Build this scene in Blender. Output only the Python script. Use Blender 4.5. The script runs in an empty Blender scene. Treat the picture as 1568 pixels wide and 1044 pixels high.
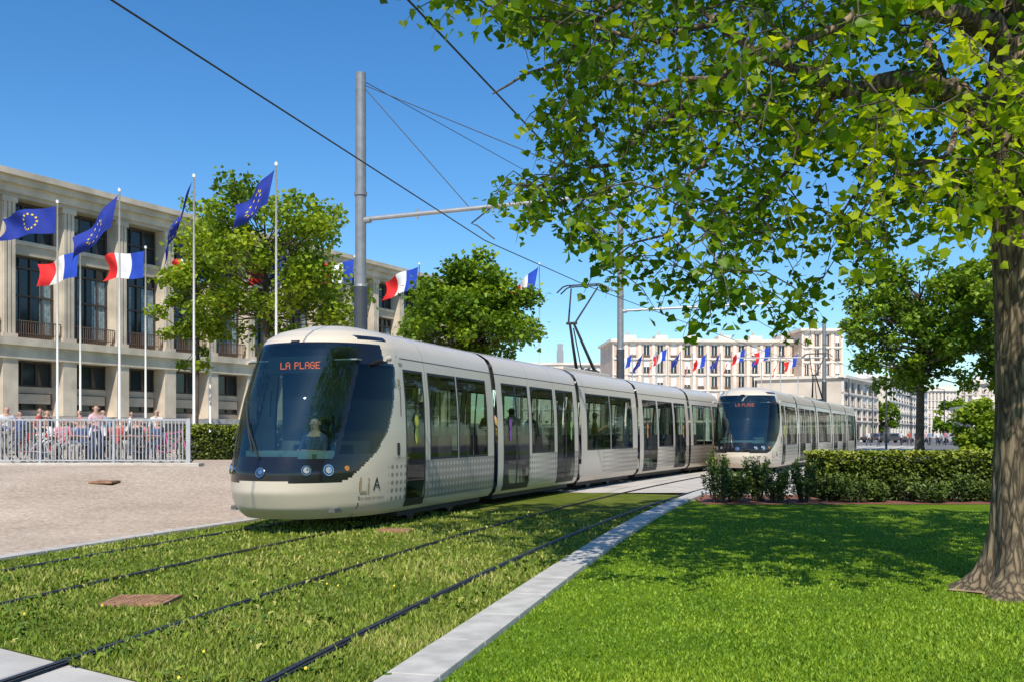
import bpy, math, random
import numpy as np
from mathutils import Vector, Matrix
random.seed(7); rng=np.random.default_rng(7)
S=bpy.context.scene
F=1524.0; HZ=662.0; EYE=1.5
def gx(px,Y): return (px-784.0)/F*Y
def gz(py,Y): return EYE+(HZ-py)*Y/F
# ------------------------------------------------------------ materials
def newmat(name):
    m=bpy.data.materials.new(name); m.use_nodes=True
    nt=m.node_tree; b=nt.nodes['Principled BSDF']
    return m,nt,b
def N(nt,t,**k):
    n=nt.nodes.new(t)
    for a,v in k.items():
        if a.startswith('_'): n.inputs[a[1:]].default_value=v
        else: setattr(n,a,v)
    return n
def mat(name,col,rough=.6,metal=0,var=.15,scale=3.0,bump=0.0,bscale=40,coat=0,col2=None,spec=None,detail=6):
    m,nt,b=newmat(name)
    b.inputs['Roughness'].default_value=rough; b.inputs['Metallic'].default_value=metal
    if coat: b.inputs['Coat Weight'].default_value=coat; b.inputs['Coat Roughness'].default_value=.06
    if spec is not None: b.inputs['Specular IOR Level'].default_value=spec
    tc=N(nt,'ShaderNodeTexCoord')
    if var>0 or col2:
        no=N(nt,'ShaderNodeTexNoise'); no.inputs['Scale'].default_value=scale; no.inputs['Detail'].default_value=detail
        nt.links.new(tc.outputs['Object'],no.inputs['Vector'])
        r=N(nt,'ShaderNodeValToRGB')
        c2=col2 if col2 else tuple(min(1,c*(1+var)) for c in col)
        c1=col if col2 else tuple(c*(1-var) for c in col)
        r.color_ramp.elements[0].position=.35; r.color_ramp.elements[1].position=.68
        r.color_ramp.elements[0].color=(*c1,1); r.color_ramp.elements[1].color=(*c2,1)
        nt.links.new(no.outputs['Fac'],r.inputs['Fac']); nt.links.new(r.outputs['Color'],b.inputs['Base Color'])
    else: b.inputs['Base Color'].default_value=(*col,1)
    if bump>0:
        n2=N(nt,'ShaderNodeTexNoise'); n2.inputs['Scale'].default_value=bscale; n2.inputs['Detail'].default_value=5
        nt.links.new(tc.outputs['Object'],n2.inputs['Vector'])
        bp=N(nt,'ShaderNodeBump'); bp.inputs['Strength'].default_value=bump; bp.inputs['Distance'].default_value=.02
        nt.links.new(n2.outputs['Fac'],bp.inputs['Height']); nt.links.new(bp.outputs['Normal'],b.inputs['Normal'])
    return m
def leafmat(name,c1,c2,c3,trans=.35,rough=.5):
    m,nt,b=newmat(name)
    at=N(nt,'ShaderNodeAttribute'); at.attribute_name='tint'
    r=N(nt,'ShaderNodeValToRGB'); e=r.color_ramp.elements
    e[0].position=0; e[0].color=(*c1,1); e[1].position=1; e[1].color=(*c3,1)
    x=e.new(.5); x.color=(*c2,1)
    nt.links.new(at.outputs['Fac'],r.inputs['Fac']); nt.links.new(r.outputs['Color'],b.inputs['Base Color'])
    b.inputs['Roughness'].default_value=rough; b.inputs['Specular IOR Level'].default_value=.3
    if trans>0:
        tr=N(nt,'ShaderNodeBsdfTranslucent')
        mx=N(nt,'ShaderNodeMix',data_type='RGBA',blend_type='MULTIPLY'); mx.inputs[0].default_value=1
        mx.inputs[7].default_value=(1.7,1.7,.5,1)
        nt.links.new(r.outputs['Color'],mx.inputs[6]); nt.links.new(mx.outputs[2],tr.inputs['Color'])
        ms=N(nt,'ShaderNodeMixShader'); ms.inputs[0].default_value=trans
        nt.links.new(b.outputs[0],ms.inputs[1]); nt.links.new(tr.outputs[0],ms.inputs[2])
        nt.links.new(ms.outputs[0],nt.nodes['Material Output'].inputs[0])
    return m
def glassmat(name,tint,refl=.12,rough=.02,gcol=(1,1,1),mx=.5):
    m,nt,b=newmat(name); nt.nodes.remove(b)
    t=N(nt,'ShaderNodeBsdfTransparent'); t.inputs[0].default_value=(*tint,1)
    g=N(nt,'ShaderNodeBsdfGlossy'); g.inputs['Roughness'].default_value=rough; g.inputs[0].default_value=(*gcol,1)
    lw=N(nt,'ShaderNodeLayerWeight'); lw.inputs['Blend'].default_value=.3
    mr=N(nt,'ShaderNodeMapRange'); mr.inputs['To Min'].default_value=refl; mr.inputs['To Max'].default_value=mx
    nt.links.new(lw.outputs['Fresnel'],mr.inputs['Value'])
    ms=N(nt,'ShaderNodeMixShader'); nt.links.new(mr.outputs[0],ms.inputs[0])
    nt.links.new(t.outputs[0],ms.inputs[1]); nt.links.new(g.outputs[0],ms.inputs[2])
    nt.links.new(ms.outputs[0],nt.nodes['Material Output'].inputs[0]); return m
# ------------------------------------------------------------ mesh builder
class MB:
    def __init__(s): s.v=[];s.f=[];s.m=[];s.M=Matrix.Identity(4)
    def add(s,vs,fs,mi=0):
        o=len(s.v); s.v+= [tuple(s.M@Vector(v)) for v in vs]
        for f in fs: s.f.append(tuple(i+o for i in f)); s.m.append(mi)
    def box(s,x0,x1,y0,y1,z0,z1,mi=0):
        s.add([(x0,y0,z0),(x1,y0,z0),(x1,y1,z0),(x0,y1,z0),(x0,y0,z1),(x1,y0,z1),(x1,y1,z1),(x0,y1,z1)],
              [(0,3,2,1),(4,5,6,7),(0,1,5,4),(1,2,6,5),(2,3,7,6),(3,0,4,7)],mi)
    def tube(s,pts,rad,mi=0,n=8,cap=True):
        pts=[Vector(p) for p in pts]
        if not hasattr(rad,'__len__'): rad=[rad]*len(pts)
        vs=[];fs=[]
        for i,p in enumerate(pts):
            d=(pts[min(i+1,len(pts)-1)]-pts[max(i-1,0)]).normalized()
            a=Vector((0,0,1)) if abs(d.z)<.9 else Vector((1,0,0))
            u=d.cross(a).normalized(); w=d.cross(u)
            for k in range(n):
                t=2*math.pi*k/n; vs.append(p+(u*math.cos(t)+w*math.sin(t))*rad[i])
        for i in range(len(pts)-1):
            for k in range(n):
                a=i*n+k;b=i*n+(k+1)%n; fs.append((a,b,b+n,a+n))
        if cap: fs.append(tuple(range(n))); fs.append(tuple(range((len(pts)-1)*n,len(pts)*n))[::-1])
        s.add(vs,fs,mi)
    def obj(s,name,mats,parent=None,smooth=False,bevel=0):
        me=bpy.data.meshes.new(name); me.from_pydata(s.v,[],s.f)
        for m in mats: me.materials.append(m)
        me.polygons.foreach_set('material_index',s.m)
        if smooth: me.polygons.foreach_set('use_smooth',[True]*len(s.f))
        me.update()
        o=bpy.data.objects.new(name,me); S.collection.objects.link(o)
        if parent: o.parent=parent
        if bevel:
            b=o.modifiers.new('b','BEVEL'); b.width=bevel; b.segments=2; b.limit_method='ANGLE'
        return o
def empty(name,loc=(0,0,0),rz=0):
    e=bpy.data.objects.new(name,None); e.empty_display_size=.2; e.location=loc; e.rotation_euler=(0,0,rz)
    S.collection.objects.link(e); return e
def npmesh(name,V,polys_n,mat_,tint=None,parent=None,smooth=False):
    k,fl=polys_n; n=len(V)//k
    base=np.arange(n)*k
    loops=np.concatenate([np.array(f) for f in fl]); ls=[len(f) for f in fl]
    L=(base[:,None]+loops[None,:]).ravel()
    tot=np.tile(ls,n); st=np.concatenate([[0],np.cumsum(tot)[:-1]])
    me=bpy.data.meshes.new(name); me.vertices.add(len(V)); me.vertices.foreach_set('co',V.astype(np.float32).ravel())
    me.loops.add(len(L)); me.loops.foreach_set('vertex_index',L.astype(np.int32))
    me.polygons.add(len(tot)); me.polygons.foreach_set('loop_start',st.astype(np.int32)); 
    me.update(calc_edges=True)
    if tint is not None:
        a=me.attributes.new('tint','FLOAT','POINT'); a.data.foreach_set('value',np.repeat(tint,k).astype(np.float32))
    me.materials.append(mat_); me.validate()
    o=bpy.data.objects.new(name,me); S.collection.objects.link(o)
    if parent: o.parent=parent
    return o
def noise3(P,sc,seed=0):
    r=np.random.default_rng(seed); out=np.zeros(len(P))
    for i in range(5):
        d=r.normal(size=3); d/=np.linalg.norm(d); out+=np.sin(P@d*sc*(1+.45*i)+r.uniform(0,6.28))
    return out/5
# ------------------------------------------------------------ tracks
C1pts=np.array([(0,-6.7),(6,-5.75),(11,-4.8),(14.9,-3.78),(24,-.1),(36,5.2),(60,16.3),(90,30.4),(120,45)])
C2pts=np.array([(0,-3.4),(6,-2.25),(8.7,-1.63),(13.6,-.25),(17.2,.9),(36,8.15),(60,19.2),(90,33.5),(120,48)])
p1=np.polyfit(C1pts[:,0],C1pts[:,1],4); p2=np.polyfit(C2pts[:,0],C2pts[:,1],4)
kp=np.array([(-3,-2.9),(0,-2.1),(5.98,-.55),(12.5,.95),(17.5,2.4),(22.5,4.0),(26,5.2)])
pk=np.polyfit(kp[:,0],kp[:,1],3)
C1=lambda y:float(np.polyval(p1,y)); C2=lambda y:float(np.polyval(p2,y)); K=lambda y:float(np.polyval(pk,y))
def KL(y): return C1(y)-1.55
def strip(mb,fn,y0,y1,step,o0,o1,z,mi=0,th=0):
    ys=np.arange(y0,y1+1e-6,step); P=[]
    for y in ys:
        s=(fn(y+.1)-fn(y-.1))/.2; n=Vector((1,-s)).normalized()
        P.append(((fn(y)+n.x*o0,y+n.y*o0),(fn(y)+n.x*o1,y+n.y*o1)))
    vs=[];fs=[]
    for a,b in P:
        vs+=[(a[0],a[1],z),(b[0],b[1],z)]
        if th: vs+=[(a[0],a[1],z-th),(b[0],b[1],z-th)]
    k=4 if th else 2
    for i in range(len(P)-1):
        a=i*k; b=a+k
        fs.append((a,a+1,b+1,b))
        if th: fs.append((a+2,a,b,b+2)); fs.append((a+1,a+3,b+3,b+1))
    if th: fs.append((0,2,3,1)); e=(len(P)-1)*k; fs.append((e,e+1,e+3,e+2))
    mb.add(vs,fs,mi)
# ------------------------------------------------------------ ground materials
def grassground(name,c1,c2,c3,sc):
    m,nt,b=newmat(name); tc=N(nt,'ShaderNodeTexCoord')
    n1=N(nt,'ShaderNodeTexNoise',_Scale=sc,_Detail=8.0); n2=N(nt,'ShaderNodeTexNoise',_Scale=60.0,_Detail=6.0)
    for n in (n1,n2): nt.links.new(tc.outputs['Object'],n.inputs['Vector'])
    ad=N(nt,'ShaderNodeMath',operation='ADD'); nt.links.new(n1.outputs[0],ad.inputs[0]); nt.links.new(n2.outputs[0],ad.inputs[1])
    r=N(nt,'ShaderNodeValToRGB'); e=r.color_ramp.elements
    hf=N(nt,'ShaderNodeMath',operation='MULTIPLY'); hf.inputs[1].default_value=.5; nt.links.new(ad.outputs[0],hf.inputs[0])
    e[0].position=.35; e[0].color=(*c1,1); e[1].position=.66; e[1].color=(*c3,1); x=e.new(.5); x.color=(*c2,1)
    nt.links.new(hf.outputs[0],r.inputs[0]); nt.links.new(r.outputs[0],b.inputs['Base Color']); b.inputs['Roughness'].default_value=.9
    b.inputs['Specular IOR Level'].default_value=.1
    bp=N(nt,'ShaderNodeBump'); bp.inputs['Strength'].default_value=.9; bp.inputs['Distance'].default_value=.05
    nt.links.new(n2.outputs[0],bp.inputs['Height']); nt.links.new(bp.outputs[0],b.inputs['Normal']); return m
M_lawn=grassground('lawn_mat',(.08,.15,.007),(.15,.25,.010),(.23,.33,.018),.9)
M_tlawn=grassground('track_grass_mat',(.08,.10,.014),(.15,.19,.02),(.26,.25,.06),1.6)
def gravelmat(name,c,c2,lo=.8,hi=1.16):
    m,nt,b=newmat(name); tc=N(nt,'ShaderNodeTexCoord')
    n1=N(nt,'ShaderNodeTexNoise',_Scale=.5,_Detail=10.0); n2=N(nt,'ShaderNodeTexVoronoi',_Scale=26.0); n3=N(nt,'ShaderNodeTexNoise',_Scale=9.0,_Detail=8.0)
    for n in (n1,n2,n3): nt.links.new(tc.outputs['Object'],n.inputs['Vector'])
    r=N(nt,'ShaderNodeValToRGB'); r.color_ramp.elements[0].color=(*c,1); r.color_ramp.elements[1].color=(*c2,1)
    r.color_ramp.elements[0].position=.35; r.color_ramp.elements[1].position=.65
    av=N(nt,'ShaderNodeMath',operation='ADD'); nt.links.new(n1.outputs[0],av.inputs[0]); nt.links.new(n3.outputs[0],av.inputs[1]); hv=N(nt,'ShaderNodeMath',operation='MULTIPLY'); hv.inputs[1].default_value=.5; nt.links.new(av.outputs[0],hv.inputs[0])
    nt.links.new(hv.outputs[0],r.inputs[0])
    hs=N(nt,'ShaderNodeHueSaturation'); nt.links.new(r.outputs[0],hs.inputs['Color'])
    mr=N(nt,'ShaderNodeMapRange'); mr.inputs['To Min'].default_value=lo; mr.inputs['To Max'].default_value=hi
    sp=N(nt,'ShaderNodeSeparateColor'); nt.links.new(n2.outputs['Color'],sp.inputs[0]); nt.links.new(sp.outputs[0],mr.inputs[0])
    nt.links.new(mr.outputs[0],hs.inputs['Value']); nt.links.new(hs.outputs[0],b.inputs['Base Color']); b.inputs['Roughness'].default_value=.9
    return m
M_plaza=gravelmat('gravel',(.40,.30,.22),(.58,.46,.35),.72,1.2)
M_pave=gravelmat('paving',(.42,.38,.33),(.52,.47,.41))
M_asph=mat('asphalt_mat',(.16,.155,.15),.9,var=.2,bump=.2)
M_kerb=mat('granite',(.50,.47,.43),.75,var=.16,scale=5,bump=.25,bscale=80)
M_rub=mat('rail_rubber',(.018,.018,.02),.6,var=.3); M_steel=mat('rail_steel',(.16,.145,.13),.42,metal=.9,var=.25,scale=20)
M_soil=mat('mulch',(.22,.085,.055),.95,var=.5,scale=30,bump=.5)
g=MB(); g.add([(-1500,-200,-.03),(1500,-200,-.03),(1500,2500,-.03),(-1500,2500,-.03)],[(0,1,2,3)]); g.obj('ground',[M_pave])
g=MB(); ys=np.arange(-4,22.01,1.0)
vs=[];fs=[]
for y in ys: vs+=[(K(y)+.16,y,0),(60,y,0)]
for i in range(len(ys)-1): fs.append((2*i,2*i+1,2*i+3,2*i+2))
g.add(vs,fs); g.obj('lawn',[M_lawn])
def cedge(x): return 6.97-(x+3.58)*.72
g=MB(); vs=[];fs=[]
ys=np.arange(4.0,25.1,.75)
for y in ys:
    xs=np.linspace(KL(y),K(y)-.16,12)
    for x in xs: vs.append((x,max(y,cedge(x)) ,-.004))
for i in range(len(ys)-1):
    for j in range(11):
        a=i*12+j; fs.append((a,a+1,a+13,a+12))
g.add(vs,fs); g.obj('track_lawn',[M_tlawn])
g=MB(); g.add([(-12,-4,-.012),(2,-4,-.012),(2,10,-.012),(-12,10,-.012)],[(0,1,2,3)]); g.obj('crossing_pavement',[mat('crossing',(.50,.47,.43),.85,var=.12,scale=2,bump=.2)])
g=MB(); strip(g,lambda y:(C1(y)+C2(y))/2,25.0,118,2,-3.4,3.6,-.004); g.obj('tram_track_pavement',[mat('trackbed',(.52,.47,.41),.85,var=.12,scale=1.2)])
tr=empty('tram_rails')
for nm,fn in (('far_track',C1),('near_track',C2)):
    g=MB()
    for sgn in (-1,1):
        o=sgn*.77
        strip(g,fn,-3,118,.8,o-.05,o+.05,.006,0)
        strip(g,fn,-3,118,.8,o-.03,o+.012,.014,1)
        strip(g,fn,-3,118,.8,o+.038,o+.048,.012,1)
    g.obj(nm,[M_rub,M_steel],tr)
def kerbline(name,fn,y0,y1,off,w,ztop,step=1.0):
    g=MB(); y=y0
    while y<y1:
        strip(g,fn,y,y+step-.012,(step-.012)/2,off-w/2,off+w/2,ztop+random.uniform(-.003,.003),0,.12); y+=step
    return g.obj(name,[M_kerb],bevel=.006)
kerbline('kerb',K,-3,26,0,.34,.05)
kerbline('kerb',lambda y:KL(y)-.12,7.5,26,0,.2,.03)
g=MB(); vs=[];fs=[]; ys=np.arange(-4,50.1,1.0); nx=24
def plz(x,y,e):
    d=e-x; return .65*min(1,max(0,(d-1)/6))*min(1,max(0,(y-13)/11))
for y in ys:
    e=KL(y)-.22
    for j in range(nx+1):
        x=e-(j/nx)**1.7*70; vs.append((x,y,.012+plz(x,y,e)))
for i in range(len(ys)-1):
    for j in range(nx):
        a=i*(nx+1)+j; fs.append((a+1,a,a+nx+1,a+nx+2))
g.add(vs,fs); g.obj('plaza_pavement',[M_plaza],smooth=True)
M_rust=mat('rusty_iron',(.34,.18,.10),.8,var=.35,scale=12,bump=.6,bscale=60)
def manhole(X,Y,w,h,z=0):
    g=MB()
    g.box(X-w/2,X+w/2,Y-h/2,Y+h/2,z-.02,z+.022,0)
    for i in range(9):
        t=-w/2+.05+i*(w-.1)/8; g.box(X+t-.008,X+t+.008,Y-h/2+.04,Y+h/2-.04,z+.022,z+.028,0)
    for i in range(8):
        t=-h/2+.05+i*(h-.1)/7; g.box(X-w/2+.04,X+w/2-.04,Y+t-.008,Y+t+.008,z+.022,z+.027,0)
    g.obj('manhole_cover',[M_rust],bevel=.01)
manhole(-3.3,8.86,.56,.5); manhole(-1.8,15.2,.5,.5); manhole(-8.8,21.5,.5,.5,.44)
# ------------------------------------------------------------ grass blades
M_blade=leafmat('blade_mat',(.06,.13,.007),(.16,.28,.011),(.32,.41,.03),0,.6)
M_tblade=leafmat('track_blade_mat',(.06,.12,.012),(.18,.25,.018),(.42,.39,.11),0,.6)
def blades(name,n,test,hmin,hmax,mt,seed,y0=5.3,y1=19,wd=.005,tb=0.):
    r=np.random.default_rng(seed)
    u=r.random(n); Y=1/(1/y0+(1/y1-1/y0)*u); X=(r.random(n)*1.12-.56)*Y
    k=test(X,Y); X=X[k];Y=Y[k]; n=len(X)
    P=np.stack([X,Y,np.zeros(n)],1); nz=noise3(P,2.2,seed)+.5*noise3(P,.8,seed+1)+.4*noise3(P,7,seed+2)
    h=(hmin+(hmax-hmin)*r.random(n)**1.5)*(1+.4*nz)
    a=r.random(n)*6.283; w=wd*(1+Y/7)*(.7+.6*r.random(n))
    dx=np.cos(a)*w; dy=np.sin(a)*w; la=r.random(n)*6.283; ln=h*(.2+.7*r.random(n))
    V=np.zeros((n,3,3)); V[:,0]=np.stack([X-dx,Y-dy,-.005+0*X],1); V[:,1]=np.stack([X+dx,Y+dy,-.005+0*X],1)
    V[:,2]=np.stack([X+np.cos(la)*ln,Y+np.sin(la)*ln,h],1)
    t=np.clip(.5+tb+.28*nz+r.normal(0,.22,n),0,1)
    npmesh(name,V.reshape(-1,3),(3,[(0,1,2)]),mt,t)
KV=lambda y:np.polyval(pk,y)
blades('lawn_grass',150000,lambda X,Y:(X>KV(Y)+.14)&(Y<21)&(np.hypot(X-4.86,Y-9.35)>.6),.012,.034,M_blade,3)
def ttest(X,Y):
    c1=np.polyval(p1,Y);c2=np.polyval(p2,Y)
    ok=(X<KV(Y)-.17)&(X>c1-1.5)&(Y>6.97-(X+3.58)*.72)
    for c in (c1,c2):
        for o in (-.77,.77): ok&=np.abs((X-c)*.955-o)>.056
    return ok&~((np.abs(X+3.3)<.4)&(np.abs(Y-8.86)<.27))
blades('track_grass',150000,ttest,.015,.05,M_tblade,5)
r=np.random.default_rng(9); n=60; Y=1/(1/5.6+(1/18-1/5.6)*r.random(n)); X=(r.random(n)*1.1-.55)*Y
k=ttest(X,Y); X=X[k];Y=Y[k]; n=len(X)
V=np.zeros((n,6,3))
for i in range(6): V[:,i]=np.stack([X+.010*np.cos(i*1.047),Y+.010*np.sin(i*1.047)-.003,.045+.009*np.sin(i*1.047)+0*X],1)
npmesh('dandelions',V.reshape(-1,3),(6,[tuple(range(6))]),mat('dandelion',(.65,.50,.03),.7,var=0))
n=5200; Y=1/(1/5.6+(1/16-1/5.6)*r.random(n)); X=(r.random(n)*1.1-.55)*Y
P=np.stack([X,Y,0*X],1); k=ttest(X,Y)&(noise3(P,3.1,44)>.08); X=X[k];Y=Y[k]; n=len(X)
V=np.zeros((n,5,3)); a=r.random(n)*6.28; L=.03+.045*r.random(n)
for i,(u,v,z) in enumerate([(0,0,0),(.4,.3,.6),(1,.05,.7),(.9,-.2,.6),(.4,-.3,.6)]):
    V[:,i]=np.stack([X+L*(u*np.cos(a)-v*np.sin(a)),Y+L*(u*np.sin(a)+v*np.cos(a)),.004+z*L],1)
npmesh('clover_weeds',V.reshape(-1,3),(5,[(0,1,2,3,4)]),M_tblade,np.clip(r.normal(.25,.15,n)+(r.random(n)<.12)*.7,0,1))
# ------------------------------------------------------------ TRAM
def paintmat():
    m,nt,b=newmat('tram_cream_paint'); b.inputs['Roughness'].default_value=.36; b.inputs['Coat Weight'].default_value=.3; b.inputs['Coat Roughness'].default_value=.08
    tc=N(nt,'ShaderNodeTexCoord'); sp=N(nt,'ShaderNodeSeparateXYZ'); nt.links.new(tc.outputs['Object'],sp.inputs[0])
    def mth(op,a,b_=None,c=None):
        n=N(nt,'ShaderNodeMath',operation=op)
        for i,x in enumerate((a,b_,c)):
            if x is None: continue
            if isinstance(x,(int,float)): n.inputs[i].default_value=x
            else: nt.links.new(x,n.inputs[i])
        return n.outputs[0]
    y=sp.outputs[1]; z=sp.outputs[2]
    fy=mth('SUBTRACT',mth('FRACT',mth('DIVIDE',y,.15)),.5); fz=mth('SUBTRACT',mth('FRACT',mth('DIVIDE',z,.125)),.5)
    d=mth('SQRT',mth('ADD',mth('MULTIPLY',fy,fy),mth('MULTIPLY',fz,fz)))
    no=N(nt,'ShaderNodeTexNoise',_Scale=.9,_Detail=2.0); nt.links.new(tc.outputs['Object'],no.inputs[0])
    rad=mth('ADD',mth('MULTIPLY',no.outputs[0],.42),.06)
    dot=mth('LESS_THAN',d,rad)
    zone=mth('MULTIPLY',mth('LESS_THAN',z,.99),mth('GREATER_THAN',z,.375))
    zone=mth('MULTIPLY',zone,mth('GREATER_THAN',y,1.75))
    fade=N(nt,'ShaderNodeMapRange'); fade.inputs['From Min'].default_value=2.2; fade.inputs['From Max'].default_value=3.4
    ya=mth('ABSOLUTE',y); nt.links.new(ya,fade.inputs[0])
    big=mth('MULTIPLY',mth('MULTIPLY',mth('LESS_THAN',z,1.02),mth('GREATER_THAN',z,.36)),fade.outputs[0])
    n3=N(nt,'ShaderNodeTexNoise',_Scale=1.3,_Detail=5.0); nt.links.new(tc.outputs['Object'],n3.inputs[0])
    r=N(nt,'ShaderNodeValToRGB'); r.color_ramp.elements[0].color=(.60,.52,.415,1); r.color_ramp.elements[1].color=(.68,.595,.48,1)
    nt.links.new(n3.outputs[0],r.inputs[0])
    g1=N(nt,'ShaderNodeMix',data_type='RGBA'); nt.links.new(mth('MULTIPLY',big,.9),g1.inputs[0]); nt.links.new(r.outputs[0],g1.inputs[6]); g1.inputs[7].default_value=(.25,.215,.175,1)
    dotcol=N(nt,'ShaderNodeMix',data_type='RGBA'); nt.links.new(fade.outputs[0],dotcol.inputs[0]); dotcol.inputs[6].default_value=(.20,.165,.12,1); dotcol.inputs[7].default_value=(.58,.52,.44,1)
    g2=N(nt,'ShaderNodeMix',data_type='RGBA'); nt.links.new(mth('MULTIPLY',mth('MULTIPLY',dot,zone),.8),g2.inputs[0]); nt.links.new(g1.outputs[2],g2.inputs[6]); nt.links.new(dotcol.outputs[2],g2.inputs[7])
    gr=N(nt,'ShaderNodeMapRange'); gr.inputs['From Min'].default_value=.2; gr.inputs['From Max'].default_value=.55; gr.inputs['To Min'].default_value=.45; gr.inputs['To Max'].default_value=0
    nt.links.new(z,gr.inputs[0])
    g3=N(nt,'ShaderNodeMix',data_type='RGBA'); nt.links.new(mth('MULTIPLY',gr.outputs[0],n3.outputs[0]),g3.inputs[0]); nt.links.new(g2.outputs[2],g3.inputs[6]); g3.inputs[7].default_value=(.2,.15,.11,1)
    nt.links.new(g3.outputs[2],b.inputs['Base Color']); return m
M_cream=paintmat()
M_wglass=glassmat('tram_window_glass',(.50,.60,.53),.045,mx=.30)
M_wind=glassmat('tram_windscreen_glass',(.46,.60,.57),.11,.015,(.85,1,.97),mx=.45)
M_sglass=glassmat('tram_cab_side_glass',(.10,.12,.13),.04,.02,mx=.22)
M_black=mat('tram_black_gloss',(.010,.011,.015),.15,var=0,coat=.3)
M_seal=mat('rubber_seal',(.02,.02,.022),.6,var=0)
M_seam=mat('panel_seam',(.12,.11,.10),.7,var=0)
M_int=mat('tram_interior',(.38,.37,.33),.7,var=.1); M_seat=mat('seat_fabric',(.12,.09,.13),.9,var=.3); M_yel=mat('grab_pole',(.65,.45,.05),.4,var=0)
M_floor=mat('tram_floor',(.12,.12,.12),.7)
M_under=mat('bogie_dark',(.03,.03,.03),.7)
TM=[M_cream,M_wglass,M_wind,M_black,M_seal,M_seam,M_sglass]
PR=[(1.10,.20),(1.17,.27),(1.215,.40),(1.235,.70),(1.24,1.02),(1.24,1.06),(1.235,1.5),(1.215,2.0),(1.17,2.48),(1.165,2.52),(1.15,2.60),(1.14,2.66),(1.135,2.68),(1.10,2.80),(1.02,2.91),(.86,3.0),(.80,3.02),(.78,3.03),(.45,3.10),(0,3.13)]
prz=np.array([p[1] for p in PR]); prw=np.array([p[0] for p in PR])
wz=lambda z: np.interp(z,prz,prw)
LN=2.3
def ZT(z): return z if z<2.55 else 2.55+(z-2.55)*1.17
def s0(z): return np.interp(z,[.20,.35,.6,.9,1.05,1.5,2.0,2.5,2.75,2.9,3.0,3.1,3.13],[.34,.14,.02,.02,.07,.23,.45,.74,.90,1.04,1.25,1.7,2.2])
NE=2.25
def nosept(x,z):
    w=float(wz(z)); q=max(0,1-min(1,abs(x)/w)**NE)**(1/NE); return LN-(LN-float(s0(z)))*q
def build_body(cols,nose,name):
    g=MB()
    ring=[(w,z) for w,z in PR]+[(-w,z) for w,z in PR[::-1][1:]]
    n=len(ring); half=len(PR)
    allv=[];ycuts=[cols[0][0]]+[c[1] for c in cols]
    for y in ycuts:
        for w,z in ring: allv.append((w,y,z))
    byM={}
    for i,c in enumerate(cols):
        for j in range(n-1):
            k=j if j<half-1 else n-2-j
            zc=(PR[k][1]+PR[k+1][1])/2
            m=0
            if c[2]=='w':
                if 1.06<zc<2.48: m=1
                elif 1.02<zc<2.52: m=4
            elif c[2]=='f':
                if 1.02<zc<2.52: m=4
            elif c[2]=='d':
                if .40<zc<2.48: m=1
                elif .27<zc<2.52: m=4
            elif c[2]=='g':
                if .27<zc<2.52: m=4
            if c[2]=='s': m=5
            if 2.66<zc<2.68 or 3.02<zc<3.03: m=5
            a=i*n+j; byM.setdefault(m,[]).append((a,a+n,a+n+1,a+1))
    for m,fs in byM.items(): g.add(allv,fs,m)
    if nose:
        d=np.concatenate([[0],np.cumsum(np.hypot(np.diff(prw),np.diff(prz)))]); nr=120
        dd=np.linspace(0,d[-1],nr); W=np.interp(dd,d,prw); Z=np.interp(dd,d,prz)
        nc=210; th=np.linspace(-math.pi/2,math.pi/2,nc); vs=[]
        for a in range(nr):
            for t in th:
                x=W[a]*math.copysign(abs(math.sin(t))**(2/NE),t)
                y=LN-(LN-float(s0(Z[a])))*max(0,math.cos(t))**(2/NE)
                vs.append((x,y,Z[a]))
        fs={}
        for a in range(nr-1):
            for b in range(nc-1):
                i=a*nc+b
                q=[vs[i],vs[i+1],vs[i+nc+1],vs[i+nc]]
                x=abs(sum(p[0] for p in q)/4); y=sum(p[1] for p in q)/4; z=sum(p[2] for p in q)/4
                w=float(wz(z)); rx=x/w
                sb=np.interp(z,[.70,.80,1.0,1.2,1.5,1.9,2.45,2.56,2.62],[.55,.85,1.15,1.45,1.75,1.95,2.08,2.08,1.80])
                wl=.70+.08*(z-1.1)/1.6
                m=0
                bot=.74+.03*(1-rx)
                if z>bot and z<2.84-.02*rx and y<sb+(9 if z>2.62 and rx<wl else 0): m=3
                zb=1.12-.03*rx**2
                if m==3 and z>zb and z<2.79 and rx<wl: m=2
                if m==3 and rx>wl+.035 and zb+.06<z<2.56 and y<sb-.05: m=6
                if m==0 and z<.74 and abs(y-1.05)<.008: m=5
                if m==0 and 2.87<z<2.93 and 1.45<y<2.05: m=3
                if m==0 and abs(z-2.985)<.006 : m=5
                if m==0 and z>.74 and abs(y-2.2)<.006 and z<2.7: m=5
                fs.setdefault(m,[]).append((i,i+nc,i+nc+1,i+1))
        for m,f in fs.items(): g.add(vs,f,m)
    g.v=[(x,y,ZT(z)) for x,y,z in g.v]
    o=g.obj(name,TM,smooth=True)
    import bmesh
    bm=bmesh.new(); bm.from_mesh(o.data); bmesh.ops.remove_doubles(bm,verts=bm.verts,dist=.0004)
    lv=[v for v in bm.verts if not v.link_faces]; bmesh.ops.delete(bm,geom=lv,context='VERTS')
    bmesh.ops.recalc_face_normals(bm,faces=bm.faces)
    bm.to_mesh(o.data); bm.free()
    return o
def W(y0,y1,k,o=.05):
    return [(y0,y0+o,'f' if k=='w' else 'g'),(y0+o,y1-o,k),(y1-o,y1,'f' if k=='w' else 'g')]
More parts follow.
